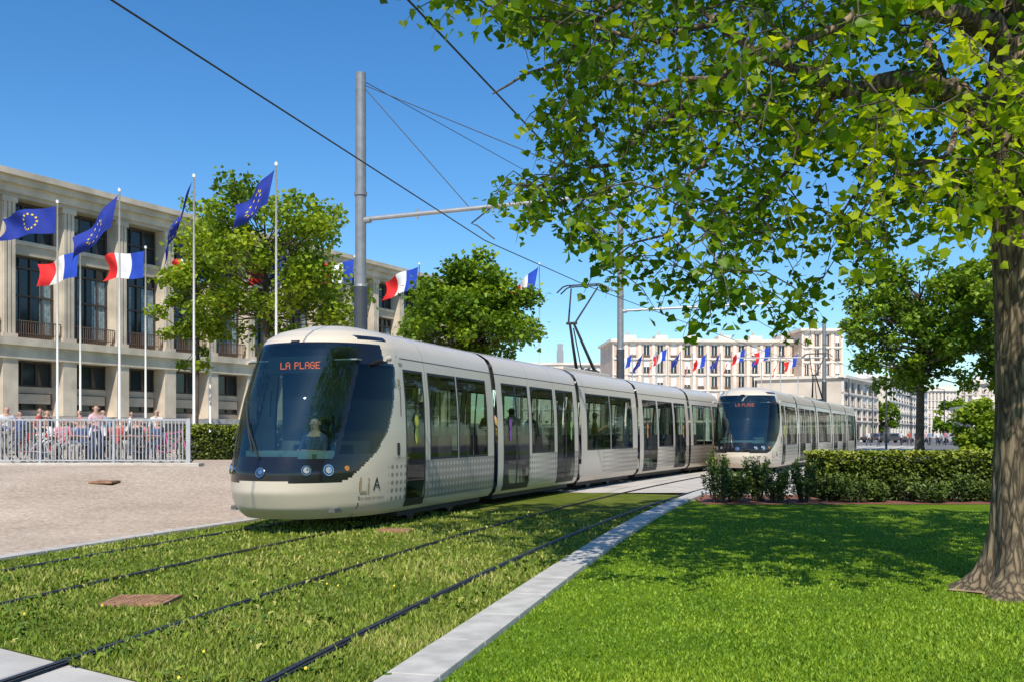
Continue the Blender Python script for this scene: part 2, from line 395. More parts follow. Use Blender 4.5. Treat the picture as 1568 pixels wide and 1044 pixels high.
def fill(segs,start,end):
    out=[];y=start
    for a,b,k in segs:
        if a>y+1e-4:
            if a-y>.1 and y>start: out+=[(y,(a+y)/2-.005,'p'),((a+y)/2-.005,(a+y)/2+.005,'s'),((a+y)/2+.005,a,'p')]
            else: out.append((y,a,'p'))
        if k=='dd':
            mid=(a+b)/2; out+=W(a,mid,'d',.045); out+=W(mid,b,'d',.045)
        else: out+=W(a,b,k)
        y=b
    if end>y: out.append((y,end,'p'))
    return out
SEG={'nose':(fill([(2.36,3.14,'d'),(3.34,4.62,'w'),(4.66,6.2,'w')],LN,6.55),6.55),
 'm2':(fill([(.3,1.85,'dd'),(2.0,3.55,'w'),(3.75,5.1,'dd')],.0,5.4),5.4),
 'm3':(fill([(.45,2.5,'w'),(2.54,4.7,'w')],0,5.2),5.2),
 'm4':(fill([(.4,1.95,'dd'),(2.1,3.9,'w'),(4.1,5.6,'dd')],0,6.0),6.0)}
def interior(L,name,start=0.1):
    g=MB()
    g.box(-1.12,1.12,start,L,.33,.36,2); g.box(-1.0,1.0,start,L,2.6,2.62,0)
    g.box(-.12,.12,start,L,2.57,2.598,4)
    y=start+.6
    while y<L-.5:
        for sx in (-.75,.75):
            if rng.random()<.6:
                for dx in (-.23,.23):
                    g.box(sx+dx-.2,sx+dx+.2,y,y+.42,.78,.86,1); g.box(sx+dx-.2,sx+dx+.2,y+.40,y+.46,.86,1.42,1)
                g.box(sx-.3,sx+.3,y+.1,y+.35,.36,.78,0)
        g.tube([(.45,y+.5,.36),(.45,y+.5,2.6)],.018,3,6); g.tube([(-.45,y+.5,.36),(-.45,y+.5,2.6)],.018,3,6)
        y+=1.1
    g.box(-1.0,1.0,start+.2,L-.2,.10,.325,5)
    return g.obj(name,[M_int,M_seat,M_floor,M_yel,M_int,M_under])
def bellows(name):
    g=MB()
    for i in range(6):
        y=.02+i*.045; k=.95 if i%2==0 else .92
        ring=[(w*k,ZT(z)*(.99 if z>1 else 1)+(0 if z>1 else .03)) for w,z in PR[::1]]; ring=ring+[(-w,z) for w,z in ring[::-1][1:]]
        n=len(ring)
        g.add([(w,y,z) for w,z in ring]+[(w,y+.04,z) for w,z in ring],[(j,j+1,j+1+n,j+n) for j in range(n-1)],0)
    return g.obj(name,[mat('bellows_rubber',(.10,.10,.10),.7,var=.1)])
def lamp_disc(g,x,z,r,mi,out=.0,dep=.03,n=18):
    e=.01; p=Vector((x,nosept(x,z),z)); a=Vector((x+e,nosept(x+e,z),z))-p; b=Vector((x,nosept(x,z+e),z+e))-p
    nn=a.cross(b).normalized()
    if nn.y>0: nn=-nn
    u=a.normalized(); v=nn.cross(u); c=p+nn*out
    vs=[c+(u*math.cos(t)+v*math.sin(t))*r for t in [2*math.pi*i/n for i in range(n)]]
    vs2=[q-nn*dep for q in vs]; g.add([*vs,*vs2],[tuple(range(n))]+[(i,(i+1)%n,(i+1)%n+n,i+n) for i in range(n)],mi)
M_chrome=mat('headlamp_chrome',(.75,.76,.78),.12,metal=1,var=0); M_lens=mat('headlamp_lens',(.35,.36,.36),.05,var=0,coat=1)
M_amber=mat('indicator',(.5,.2,.05),.2,var=0)
M_led,nt,b=newmat('led_display'); b.inputs['Emission Color'].default_value=(1,.16,.02,1); b.inputs['Emission Strength'].default_value=1.7; b.inputs['Base Color'].default_value=(.1,.03,.0,1)
M_gold=mat('lettering_gold',(.36,.27,.15),.5,var=0); M_dark=mat('lettering_dark',(.03,.03,.03),.5,var=0)
M_dash=mat('dashboard',(.24,.30,.29),.7,var=.1); M_cabw=mat('cab_wall',(.18,.20,.19),.8,var=.1)
M_sty=mat('sticker_yellow',(.75,.68,.05),.5,var=0); M_stp=mat('sticker_purple',(.28,.08,.4),.5,var=0); M_sto=mat('sticker_orange',(.7,.22,.04),.5,var=0); M_stg=mat('sticker_green',(.25,.5,.08),.5,var=0)
def dotmatrix(g,text,x0,z0,y,pitch):
    FN={'L':['1....']*6+['11111'],'A':['.111.','1...1','1...1','11111','1...1','1...1','1...1'],'P':['1111.','1...1','1...1','1111.','1....','1....','1....'],
        'G':['.111.','1...1','1....','1.111','1...1','1...1','.111.'],'E':['11111','1....','1....','1111.','1....','1....','11111'],' ':['.....']*7}
    n=len(text)*6-1; x=x0-n*pitch/2
    for ch in text:
        for r_,row in enumerate(FN[ch]):
            for c_,q in enumerate(row):
                if q=='1':
                    cx=x+c_*pitch; cz=z0+(6-r_)*pitch; g.box(cx-pitch*.42,cx+pitch*.42,y-.006,y,cz-pitch*.42,cz+pitch*.42)
        x+=(6 if ch!=' ' else 4)*pitch
def cabparts(par):
    g=MB()
    for sx in (-1,1):
        for x,r in ((.62,.075),(.84,.085)):
            lamp_disc(g,sx*x,.93,r,0,.012); lamp_disc(g,sx*x,.93,r*.82,2,.016); lamp_disc(g,sx*x,.93,r*.6,1,.022); lamp_disc(g,sx*x+.01,.94,r*.25,0,.026)
        lamp_disc(g,sx*.99,.95,.04,3,.015)
    lamp_disc(g,0,.90,.075,0,.012); lamp_disc(g,0,.90,.062,2,.016); lamp_disc(g,0.012,.905,.035,0,.02)
    o=g.obj('headlamps',[M_chrome,M_lens,M_seal,M_amber],par)
    g=MB()
    P=[]
    for t in np.linspace(0,1,8):
        x=-.05-.38*t; z=1.10+.55*t; P.append((x,nosept(x,z)-.035,z))
    g.tube(P,.011,0,6)
    P=[]
    for t in np.linspace(0,1,6):
        x=-.62+.42*t; z=1.95-.75*t; P.append((x,nosept(x,z)-.022,z))
    g.tube(P,.012,0,6)
    g.obj('wipers',[M_seal],par)
    g=MB()
    g.box(-.80,.80,.85,1.35,.95,1.20,0); g.box(-.45,.45,.72,.9,.9,1.16,0); g.box(-.26,.26,1.65,1.75,1.0,1.75,1); g.box(-.26,.26,1.3,1.65,.9,1.0,1)
    g.box(-1.0,1.0,2.22,2.26,.36,2.6,3); g.box(-.9,.9,.6,2.2,.3,.36,2)
    g.box(-.50,.62,1.01,1.1,2.40,2.66,1)
    g.box(-.95,.95,1.2,2.2,2.60,2.62,0)
    g.obj('cab_interior',[M_dash,M_black,M_floor,M_cabw],par)
    g=MB(); dotmatrix(g,'LA PLAGE',.10,2.47,1.0,.0155); g.obj('destination_display',[M_led],par)
    def wraptext(body,size,y0,z0,mt,nm):
        cu=bpy.data.curves.new(nm,'FONT'); cu.body=body; cu.size=size; cu.resolution_u=4
        ob=bpy.data.objects.new('tmp',cu); S.collection.objects.link(ob)
        bpy.context.view_layer.update()
        me=bpy.data.meshes.new_from_object(ob.evaluated_get(bpy.context.evaluated_depsgraph_get()))
        bpy.data.objects.remove(ob)
        for sx in (1,-1):
            m2=me.copy()
            for v in m2.vertices:
                y=y0+(v.co.x if sx==1 else -v.co.x+size*1.6); z=z0+v.co.y
                w=float(wz(z)); 
                if y<LN:
                    q=min(1,max(0,(LN-y)/(LN-float(s0(z))))); x=w*(max(0,1-q**NE))**(1/NE)
                else: x=w
                v.co=(sx*(x+.008),y-.006,z)
            m2.materials.clear(); m2.materials.append(mt)
            o=bpy.data.objects.new(nm,m2); S.collection.objects.link(o); o.parent=par
    wraptext('Li',.36,1.02,.56,M_gold,'logo_letters'); wraptext('A',.28,1.34,.60,M_dark,'logo_letter_a'); wraptext('LES LIGNES DE L\'AGGLO',.055,1.05,.46,M_dark,'logo_tagline')
    wraptext('004',.09,2.24,2.56,M_dark,'fleet_number'); wraptext('R',.22,2.12,2.20,M_gold,'partner_mark'); wraptext('Transports de la Région',.06,1.9,1.06,M_gold,'side_slogan')
    g=MB()
    for sx in (-1,1):
        g.tube([(sx*1.17,1.9,2.64),(sx*1.24,1.72,2.65),(sx*1.25,1.55,2.62)],[.03,.045,.03],0,8)
        g.box(sx*1.243-.006,sx*1.243+.006,2.03,2.10,1.12,1.32,1)
    g.obj('mirror_pods',[M_cream,M_seal],par)
def sticker(par,y,z,mt):
    g=MB(); 
    def ell(cy,cz,a,b):
        n=20; g.add([(1.246,cy+a*math.cos(2*math.pi*i/n),cz+b*math.sin(2*math.pi*i/n)) for i in range(n)],[tuple(range(n))],0)
    ell(y,z-.10,.085,.10); ell(y,z-.33,.065,.15)
    g.obj('door_sticker',[mt],par)
M_skin=mat('skin',(.50,.30,.21),.6,var=.05)
cloth={}
def cm(c):
    if c not in cloth: cloth[c]=mat('cloth_%d'%len(cloth),c,.9,var=.15,scale=8)
    return cloth[c]
def person(name,loc,rz,shirt,pants,hair,pose='stand',k=1.0,parent=None):
    sit=pose=='sit'
    pz=.52 if sit else .93
    J={'pel':(0,0,pz),'sp':(0,-.01,pz+.22),'ch':(0,-.0,pz+.42),'nk':(0,0,pz+.56),'hd':(0,-.02,pz+.66),'ht':(0,-.005,pz+.78)}
    R={'pel':.135,'sp':.125,'ch':.15,'nk':.052,'hd':.088,'ht':.078}
    E=[('pel','sp','s'),('sp','ch','s'),('ch','nk','k'),('nk','hd','k'),('hd','ht','k')]
    ph=random.uniform(-1,1)
    for s,q in ((-1,'l'),(1,'r')):
        J['sh'+q]=(s*.18,0,pz+.46); R['sh'+q]=.062
        if sit: el=(s*.23,-.10,pz+.22); ha=(s*.10,-.34,pz+.25)
        elif pose=='arms' : el=(s*.25,-.05,pz+.22); ha=(s*.08,-.27,pz+.34)
        else: el=(s*.25,.03+.04*s*ph,pz+.18); ha=(s*.24,-.06-.1*s*ph,pz-.04)
        J['el'+q]=el; J['wr'+q]=ha; R['el'+q]=.045; R['wr'+q]=.03
        d=(Vector(ha)-Vector(el)).normalized()*.16; J['fi'+q]=tuple(Vector(ha)+d); R['fi'+q]=.022
        J['hp'+q]=(s*.09,0,pz-.05); R['hp'+q]=.10
        if sit: kn=(s*.11,-.44,pz-.03); an=(s*.12,-.44,.09)
        else:
            st=.12*ph*s if pose!='walk' else .22*s
            kn=(s*.10,-.03-st*.5,.50); an=(s*.11,.02-st,.09)
        J['kn'+q]=kn;J['an'+q]=an; J['to'+q]=(an[0]+s*.02,an[1]-.17,.045); R['kn'+q]=.065;R['an'+q]=.045;R['to'+q]=.035
        E+=[('ch','sh'+q,'s'),('sh'+q,'el'+q,'s'),('el'+q,'wr'+q,'k'),('wr'+q,'fi'+q,'k'),('pel','hp'+q,'p'),('hp'+q,'kn'+q,'p'),('kn'+q,'an'+q,'p'),('an'+q,'to'+q,'b')]
    ks=list(J); me=bpy.data.meshes.new(name); me.from_pydata([J[a] for a in ks],[(ks.index(a),ks.index(b)) for a,b,_ in E],[])
    o=bpy.data.objects.new(name,me); S.collection.objects.link(o)
    sk=o.modifiers.new('s','SKIN'); sk.use_smooth_shade=True; o.modifiers.new('u','SUBSURF').levels=1
    for i,a in enumerate(ks):
        v=me.skin_vertices[0].data[i]; v.radius=(R[a],R[a]*(.75 if a in('pel','sp','ch') else 1)); v.use_root=(a=='pel')
    bpy.context.view_layer.update()
    m2=bpy.data.meshes.new_from_object(o.evaluated_get(bpy.context.evaluated_depsgraph_get()))
    bpy.data.objects.remove(o)
    m2.materials.clear()
    for m in (cm(shirt),cm(pants),M_skin,cm(hair),cm((.04,.035,.03))): m2.materials.append(m)
    A=np.array([J[a] for a,_,_ in E]);B=np.array([J[b] for _,b,_ in E]); lab=[e[2] for e in E]
    for p in m2.polygons:
        c=np.array(p.center); t=np.clip(((c-A)*(B-A)).sum(1)/((B-A)**2).sum(1),0,1); d=np.linalg.norm(A+t[:,None]*(B-A)-c,axis=1); l=lab[int(d.argmin())]
        mi={'s':0,'p':1,'k':2,'b':4}[l]
        if c[2]>pz+.60 and (c[1]>-.01 or c[2]>pz+.78): mi=3
        p.material_index=mi; p.use_smooth=True
    o=bpy.data.objects.new(name,m2); S.collection.objects.link(o)
    g=MB(); z=pz+.69
    g.tube([(0,-.10,z+.02),(0,-.125,z-.015)],[.008,.014],0,6)
    for s in (-1,1): g.box(s*.032-.012,s*.032+.012,-.112,-.10,z+.015,z+.027,1); g.box(s*.092-.008,s*.092+.008,-.02,.015,z-.02,z+.03,0)
    g.box(-.022,.022,-.108,-.10,z-.045,z-.037,2)
    f=g.obj('face',[M_skin,M_dark,cm((.35,.1,.09))],o)
    o.location=loc; o.rotation_euler=(0,0,rz); o.scale=(k,k,k)
    if parent: o.parent=parent
    return o
protos={}
def make_tram(nose_y,fn,name,people=False):
    par=empty(name)
    order=['nose','m2','m3','m4','nose_r']
    def walk(y,L):
        x=fn(y); yy=y
        while True:
            yy+=.01
            if math.hypot(fn(yy)-x,yy-y)>=L: return yy
    y=nose_y
    gap=.28
    for i,kd in enumerate(order):
        key='nose' if kd=='nose_r' else kd
        cols,L=SEG[key]
        y2=walk(y,L); a=math.atan2(fn(y2)-fn(y),y2-y)
        e=bpy.data.objects.new('car_%d'%(i+1),None); e.parent=par; S.collection.objects.link(e)
        if kd=='nose_r': e.location=(fn(y2),y2,0.02); e.rotation_euler=(0,0,-a+math.pi)
        else: e.location=(fn(y),y,0.02); e.rotation_euler=(0,0,-a)
        if key not in protos:
            b=build_body(cols,key=='nose','body_'+key); it=interior(L-.02,'interior_'+key,2.3 if key=='nose' else .05)
            protos[key]=(b.data,it.data); b.parent=e; it.parent=e
        else:
            for nm,d in zip(('body_','interior_'),protos[key]):
                o=bpy.data.objects.new(nm+key,d); S.collection.objects.link(o); o.parent=e
        if kd=='nose': cabparts(e); sticker(e,2.75,1.78,M_sty)
        if kd=='m2': sticker(e,.68,1.78,M_stp); sticker(e,4.8,1.78,M_stg)
        if kd=='m4': sticker(e,.8,1.78,M_sto); sticker(e,5.2,1.78,M_sto)
        if key in('nose','m3'):
            g=MB()
            for yy in ((3.4,5.2) if key=='nose' else (1.7,3.5)):
                for sx in (-.77,.77): g.tube([(sx-.06,yy,.27),(sx+.06,yy,.27)],.28,0,20)
            g.obj('wheels',[mat('wheel_steel',(.06,.055,.05),.5,metal=.5)],e)
        if i<4:
            if 'bel' not in protos: protos['bel']=bellows('bellows'); ob=protos['bel']
            else: ob=bpy.data.objects.new('bellows',protos['bel'].data); S.collection.objects.link(ob)
            ob.parent=e; ob.location=(0,L,0)
        if people and i in (0,1,2):
            for j in range(2):
                person('passenger_%d'%(i*3+j),(random.choice([-.5,.55,.75]),(2.8 if key=='nose' else .8)+j*1.7,.36),random.uniform(0,6.28),random.choice([(.3,.05,.06),(.08,.1,.25),(.5,.5,.48),(.15,.3,.35),(.45,.3,.1)]),(.05,.06,.1),(.08,.05,.03),random.choice(['stand','arms']),1,e)
        if people and i==0: person('driver',(.05,1.5,.42),0,(.05,.07,.14),(.04,.04,.05),(.06,.04,.03),'sit',1,e)
        if kd=='m3':
            g=MB(); g.box(-.55,.55,.5,L-.6,3.15,3.25,0); g.obj('roof_equipment',[M_cream,M_under],e,bevel=.03)
        y=walk(y,L+gap)
    return par
trA=make_tram(14.45,C1,'tram',True)
trB=make_tram(36.0,C2,'tram')
def pantograph(Y,fn,top,par):
    X=fn(Y); a=math.atan2(fn(Y+1)-fn(Y-1),2); g=MB(); g.M=Matrix.Translation((X,Y,0))@Matrix.Rotation(-a,4,'Z')
    g.box(-.4,.4,-.5,.5,3.26,3.34,0)
    g.tube([(-.28,.35,3.36),(-.06,-.85,3.3+(top-3.3)*.52)],[.05,.035],0,8)
    g.tube([(.28,.35,3.36),(.06,-.85,3.3+(top-3.3)*.52)],[.05,.035],0,8)
    for s in (-1,1): g.tube([(s*.10,-.85,3.3+(top-3.3)*.52),(s*.42,.25,top-.08)],[.028,.022],0,8)
    g.tube([(-.16,-.85,3.3+(top-3.3)*.52),(.16,-.85,3.3+(top-3.3)*.52)],.04,0)
    g.tube([(0,.0,3.36),(.0,-.7,3.3+(top-3.3)*.47)],.02,0,6)
    for yy in (.1,.42):
        g.tube([(-.82,yy,top-.2),(-.62,yy,top-.03),(-.5,yy,top),(.5,yy,top),(.62,yy,top-.03),(.82,yy,top-.2)],.022,0,6)
    g.tube([(-.42,.1,top-.02),(-.42,.42,top-.02)],.015,0,6);g.tube([(.42,.1,top-.02),(.42,.42,top-.02)],.015,0,6)
    for s in (-.3,.3):
        g.tube([(s,.4,3.2),(s,.4,3.38)],.05,0,8); g.tube([(s,-.4,3.2),(s,-.4,3.36)],.05,0,8)
    g.obj('pantograph',[mat('pantograph_metal',(.05,.05,.055),.5,metal=.4)],par)
pantograph(29.5,C1,5.88,trA); pantograph(55.0,C2,5.88,trB)
# ------------------------------------------------------------ catenary
M_pole=mat('galvanised_pole',(.25,.26,.27),.5,metal=.35,var=.12,scale=6); M_pdark=mat('dark_pole_base',(.07,.075,.085),.5,metal=.3); M_wire=mat('wire',(.04,.045,.05),.6,var=0); M_arm=mat('arm_metal',(.42,.42,.42),.45,metal=.5,var=.1)
def cpole(X,Y,top,armend,px2=None,r=.135):
    par=empty('catenary_pole',(0,0,0)); g=MB()
    g.tube([(X,Y,0),(X,Y,5.0)],[r*1.3,r*1.22],1,20); g.tube([(X,Y,5.0),(X,Y,5.06),(X,Y,top)],[r*1.24,r,r*.94],0,20)
    g.tube([(X,Y,7.2),(X,Y,7.28)],r*1.15,0,20)
    g.obj('mast',[M_pole,M_pdark],par,smooth=False)
    A=Vector((X,Y,6.62)); B=Vector(armend); g=MB()
    g.tube([A,A.lerp(B,.5),B],[.055,.05,.04],0,10)
    g.tube([A-Vector((0,0,.02)),A+Vector((.25,-.08,-.02))],.08,0,10)
    for t in (.22,.5,.8):
        P=A.lerp(B,t); g.tube([P+Vector((0,0,.12)),P-Vector((0,0,.12))],.03,0,8)
    g.obj('arm',[M_arm],par); g=MB()
    T=Vector((X,Y,top-.25))
    g.tube([T,A.lerp(B,.42)],.011,0,5); g.tube([T,A.lerp(B,.97)],.011,0,5)
    return par,g,A,B
par,g,A,B=cpole(-3.65,24,10.15,(2.75,21.9,6.78))
WA=[(-7.2,-.5,6.0),(-4.14,10.2,5.95),(C1(23)+.0,23,5.93),(C1(30),30,5.9),(C1(41),41,5.95),(C1(60),60,5.95),(C1(85),85,5.95)]
WB=[(-4.0,-.5,6.0),(-1.07,10.25,5.95),(C2(22),22,5.95),(C2(41),41,5.95),(C2(60),60,5.95),(C2(85),85,5.95)]
for P in (A.lerp(B,.5),A.lerp(B,.97)):
    g.tube([P-Vector((0,0,.0)),P+Vector((-.5,.2,-.35)),P+Vector((-.35,.1,-.42)),P+Vector((.05,0,-.75))],.018,0,6)
g.obj('stay_cables',[M_wire],par)
par,g,A,B=cpole(gx(950,42),42,10.6,(C2(40.5)+.4,40.5,6.75)); g.obj('stay_cables',[M_wire],par)
par,g,A,B=cpole(gx(1262,68),68,9.2,(gx(1262,68)-5.5,70,6.75),r=.13); g.obj('stay_cables',[M_wire],par)
g=MB(); g.tube(WA,.013,0,5); g.tube(WB,.013,0,5)
g.tube([(-3.65,24,10.0),(gx(950,42),42,10.3)],.01,0,5)
g.obj('overhead_wires',[M_wire])
# ------------------------------------------------------------ city hall
M_conc=mat('city_hall_concrete',(.58,.49,.385),.85,var=.18,scale=.8,bump=.15,bscale=12); M_conc2=mat('city_hall_concrete_panel',(.46,.385,.30),.9,var=.16,scale=.8)
M_dglass,nt,b=newmat('building_glass'); b.inputs['Base Color'].default_value=(.02,.028,.036,1); b.inputs['Roughness'].default_value=.06; b.inputs['Specular IOR Level'].default_value=.6
M_frame=mat('window_frame_bronze',(.07,.05,.035),.5,var=.1); M_curt=mat('curtain',(.24,.31,.33),.9,var=.3,scale=5); M_rail=mat('balcony_iron',(.14,.09,.06),.6,var=.1)
hall=empty('city_hall'); HM=Matrix.Translation((-30.4-.535*21.2,59-21.2,0))@Matrix.Rotation(math.atan2(.882,.472),4,'Z')
g=MB(); g.M=HM; gg=MB(); gg.M=HM; gr=MB(); gr.M=HM
NB=19; BW=4.117; Lh=NB*BW; Z0=2.3
g.box(0,Lh,1.5,16,0,16.9,1)
g.box(-.6,Lh+.6,-.55,16.4,16.35,16.75,0); g.box(-.8,Lh+.8,-.85,16.6,16.75,17.1,0); g.box(-.3,Lh+.3,-.25,1.4,15.85,16.35,0)
g.box(-.2,Lh+.2,-.1,1.48,15.62,15.85,1)
g.box(-.3,Lh+.3,-.45,1.45,6.75,7.2,0); g.box(-.1,Lh+.1,-.22,1.45,5.95,6.75,0)
g.box(-.1,Lh+.1,.35,1.45,Z0-2.3,Z0+.25,0)
for i in range(NB+1):
    x=i*BW
    g.box(x-.42,x+.42,.05,1.2,7.2,15.62,0)
    for q in (-.28,0,.28): g.box(x+q-.09,x+q+.09,-.04,.047,7.45,15.3,0)
    g.box(x-.5,x+.5,-.1,1.21,15.3,15.618,0); g.box(x-.5,x+.5,-.1,1.21,7.203,7.45,0)
    g.box(x-.5,x+.5,-.12,1.2,Z0+.25,5.95,0)
    if i==NB: break
    a=x+.5;b_=x+BW-.5
    g.box(a-.02,b_+.02,.55,1.3,12.35,13.15,1); g.box(a,b_,.45,.545,12.95,13.2,0)
    gg.box(a,b_,1.0,1.05,13.2,15.62,0)
    for z0,z1 in [(13.2,13.3),(15.45,15.62)]: gr.box(a,b_,.9,1.0,z0,z1,0)
    for t in (0,.33,.66,1): 
        xx=a+.04+t*(b_-a-.08); gr.box(xx-.05,xx+.05,.88,.998,13.3,15.45,0)
    gr.box(a+.05,b_-.05,.87,.99,14.35,14.43,0)
    if i%3==1: gr.box(a+.1,a+1.0,.99,.998,14.5,15.4,1)
    gg.box(a,b_,1.0,1.05,7.45,12.35,0)
    for t in (0,.25,.5,.75,1): 
        xx=a+.04+t*(b_-a-.08); gr.box(xx-.045,xx+.045,.88,.998,7.45,12.35,0)
    for zz in (7.5,9.9,11.6,12.28): gr.box(a,b_,.86,.995,zz-.05,zz+.06,0)
    for s,w in ((0,random.uniform(.6,1.1)),(1,random.uniform(.6,1.1))):
        for q in range(6):
            x0=a+.1+q*w/6 if s==0 else b_-.1-(q+1)*w/6
            gr.box(x0+.01,x0+w/6-.01,.955+.01*(q%2),.985,7.6,11.5,1)
    gr.box(a,b_,.1,.16,8.25,8.31,2); gr.box(a,b_,.1,.15,7.5,7.54,2)
    k=0; xx=a+.06
    while xx<b_: gr.box(xx-.018,xx+.018,.11,.15,7.2,8.25,2); xx+=.16
    g.box(a-.02,b_+.02,.9,1.3,3.95,4.35,1); g.box(a-.02,b_+.02,.92,1.3,Z0+.25,2.9,1)
    gg.box(a,b_,1.1,1.15,2.9,5.95,0)
    for zz in (2.95,4.4,5.88): gr.box(a,b_,1.0,1.098,zz-.05,zz+.05,0)
    for t in (0,.33,.66,1): xx=a+.04+t*(b_-a-.08); gr.box(xx-.045,xx+.045,1.0,1.097,2.9,5.9,0)
    g.box(a+.3,b_-.3,.7,.89,3.3,3.9,1)
g.obj('walls',[M_conc,M_conc2],hall); gg.obj('windows',[M_dglass],hall); gr.obj('window_frames',[M_frame,M_curt,M_rail],hall)
g=MB(); g.M=HM; g.box(-5,Lh+20,-13,-.5,0,2.0,0); g.box(-5,Lh+20,-13.25,-12.6,2.0,2.28,1); g.box(-5,Lh+20,-12.5,-4,2.0,2.12,2); g.box(-5,Lh+20,-4,.3,2.0,2.3,1)
g.obj('terrace_wall',[mat('terrace_stone',(.30,.27,.23),.9,var=.2,scale=1.5),M_kerb,M_lawn])
# ------------------------------------------------------------ distant apartment blocks
M_ab=mat('apartment_plaster',(.66,.55,.44),.9,var=.12,scale=.3); M_ab2=mat('apartment_band',(.76,.68,.58),.85,var=.1,scale=.4); M_shut=mat('shutter_white',(.78,.75,.70),.8,var=.1); M_grey=mat('tower_grey',(.30,.31,.32),.8,var=.1)
M_abp=mat('apartment_pink_panel',(.63,.47,.36),.9,var=.12,scale=.5)
def block(x0,x1,y0,y1,z1,rows,cols,wall=M_ab,band=M_ab2,zg=0.,name='apartment_building',dep=14,gf=3.6,extra=True):
    par=empty(name); L=math.hypot(x1-x0,y1-y0); a=math.atan2(y1-y0,x1-x0)
    g=MB(); g.M=Matrix.Translation((x0,y0,0))@Matrix.Rotation(a,4,'Z'); w=MB(); w.M=g.M
    g.box(0,L,.4,dep,zg,z1,0)
    g.box(-.4,L+.4,-.5,dep+.4,z1,z1+.45,1)
    fh=(z1-gf)/rows; cw=L/cols
    for i in range(cols+1): g.box(max(0,i*cw-.26),min(L,i*cw+.26),-.02,.38,zg,z1,1)
    for r_ in range(rows+1):
        z=gf+r_*fh; g.box(0,L,-.10,.37,z-.3,z-.004,1)
    for i in range(cols):
        for r_ in range(rows):
            xa=i*cw+.26; xb=(i+1)*cw-.26; z=gf+r_*fh; ww=(xb-xa)
            c=(xa+xb)/2; h=ww*.26
            g.box(xa,c-h,.1,.39,z,z+fh-.3,0); g.box(c+h,xb,.1,.39,z,z+fh-.3,0)
            w.box(c-h,c+h,.3,.36,z+.15,z+fh-.5,0); w.box(c-h,c+h,.1,.385,z+fh-.5,z+fh-.3,1)
            w.box(c-.05,c+.05,.24,.298,z+.15,z+fh-.5,1)
            if random.random()<.35: w.box(c-h,c+h,.2,.296,z+.2+random.random()*fh*.4,z+fh-.5,1)
            w.box(c-h-.1,c+h+.1,.02,.22,z+.0,z+.9*(.3 if r_%2 else 1)*.5,2)
        w.box(i*cw+.4,(i+1)*cw-.4,.25,.37,zg+.4,gf-.7,0)
    if extra:
        for t in np.arange(.08,.95,.17):
            g.box(t*L,t*L+2.2,4,7,z1+.45,z1+1.5,1)
            g.tube([(t*L+.8,5,z1+1.5),(t*L+.8,5,z1+2.2)],.2,0,8)
    g.obj('walls',[wall,band],par); w.obj('windows',[M_dglass,M_shut,M_rail],par); return par
block(gx(938,170),gx(1228,172),170,172,gz(523,170),5,14,M_abp)
block(gx(1228,168),gx(1292,168),168,168.5,gz(507,168),6,4,M_abp,extra=False)
block(gx(1292,158),gx(1345,182),158,182,gz(578,158),3,6,M_ab,extra=False)
block(gx(1318,190),gx(1365,200),190,200,gz(590,190),3,5,M_ab)
block(gx(1362,190),gx(1420,260),190,260,gz(580,195),4,16,M_ab2,M_shut)
block(gx(1415,300),gx(1475,300),300,302,gz(598,300),4,10,M_ab)
block(gx(1470,200),gx(1640,190),200,190,gz(588,200),4,16,M_abp)
block(gx(795,210),gx(945,210),210,212,gz(558,210),4,16,M_shut,extra=False)
block(gx(1490,120),gx(1600,118),120,118,gz(625,120),1,8,M_ab)
g=MB(); g.box(gx(853,230),gx(863,230),230,231.5,0,gz(536,230)); g.box(gx(854,230),gx(862,230),230.2,231.3,gz(536,230),gz(526,230)); g.obj('chimney_tower',[M_grey])
g=MB(); g.add([(14,33,-.02),(80,33,-.02),(260,300,-.02),(70,300,-.02),(30,100,-.02)],[(0,1,2,3,4)]); g.obj('road',[M_asph])
g=MB(); g.add([(26,44,-.008),(70,44,-.008),(80,84,-.008),(33,84,-.008)],[(0,1,2,3)]); g.obj('park_lawn',[M_lawn])
# ------------------------------------------------------------ fence
M_fence=mat('galvanised_fence',(.50,.50,.50),.45,metal=.4,var=.1)
g=MB(); FY=26.0; x=-20.0; zb=.66
while x<-8.42:
    g.box(x-.012,x+.012,FY-.012,FY+.012,zb+.14,zb+1.16,0); x+=.095
xx=-20
while xx<-8.3:
    g.box(xx-.03,xx+.03,FY-.03,FY+.03,zb-.05,zb+1.2,0); xx+=1.92
g.box(-8.47,-8.40,FY-.035,FY+.035,zb-.05,zb+1.22,0)
g.box(-20,-8.42,FY-.02,FY+.02,zb+1.16,zb+1.20,0); g.box(-20,-8.42,FY-.016,FY+.016,zb+.1,zb+.14,0)
g.obj('metal_fence',[M_fence])
g=MB(); g.box(-20,-8.1,FY-.25,FY+.2,.3,zb+.06); g.obj('low_wall',[mat('low_wall_stone',(.50,.46,.40),.85,var=.15,scale=3)],bevel=.02)
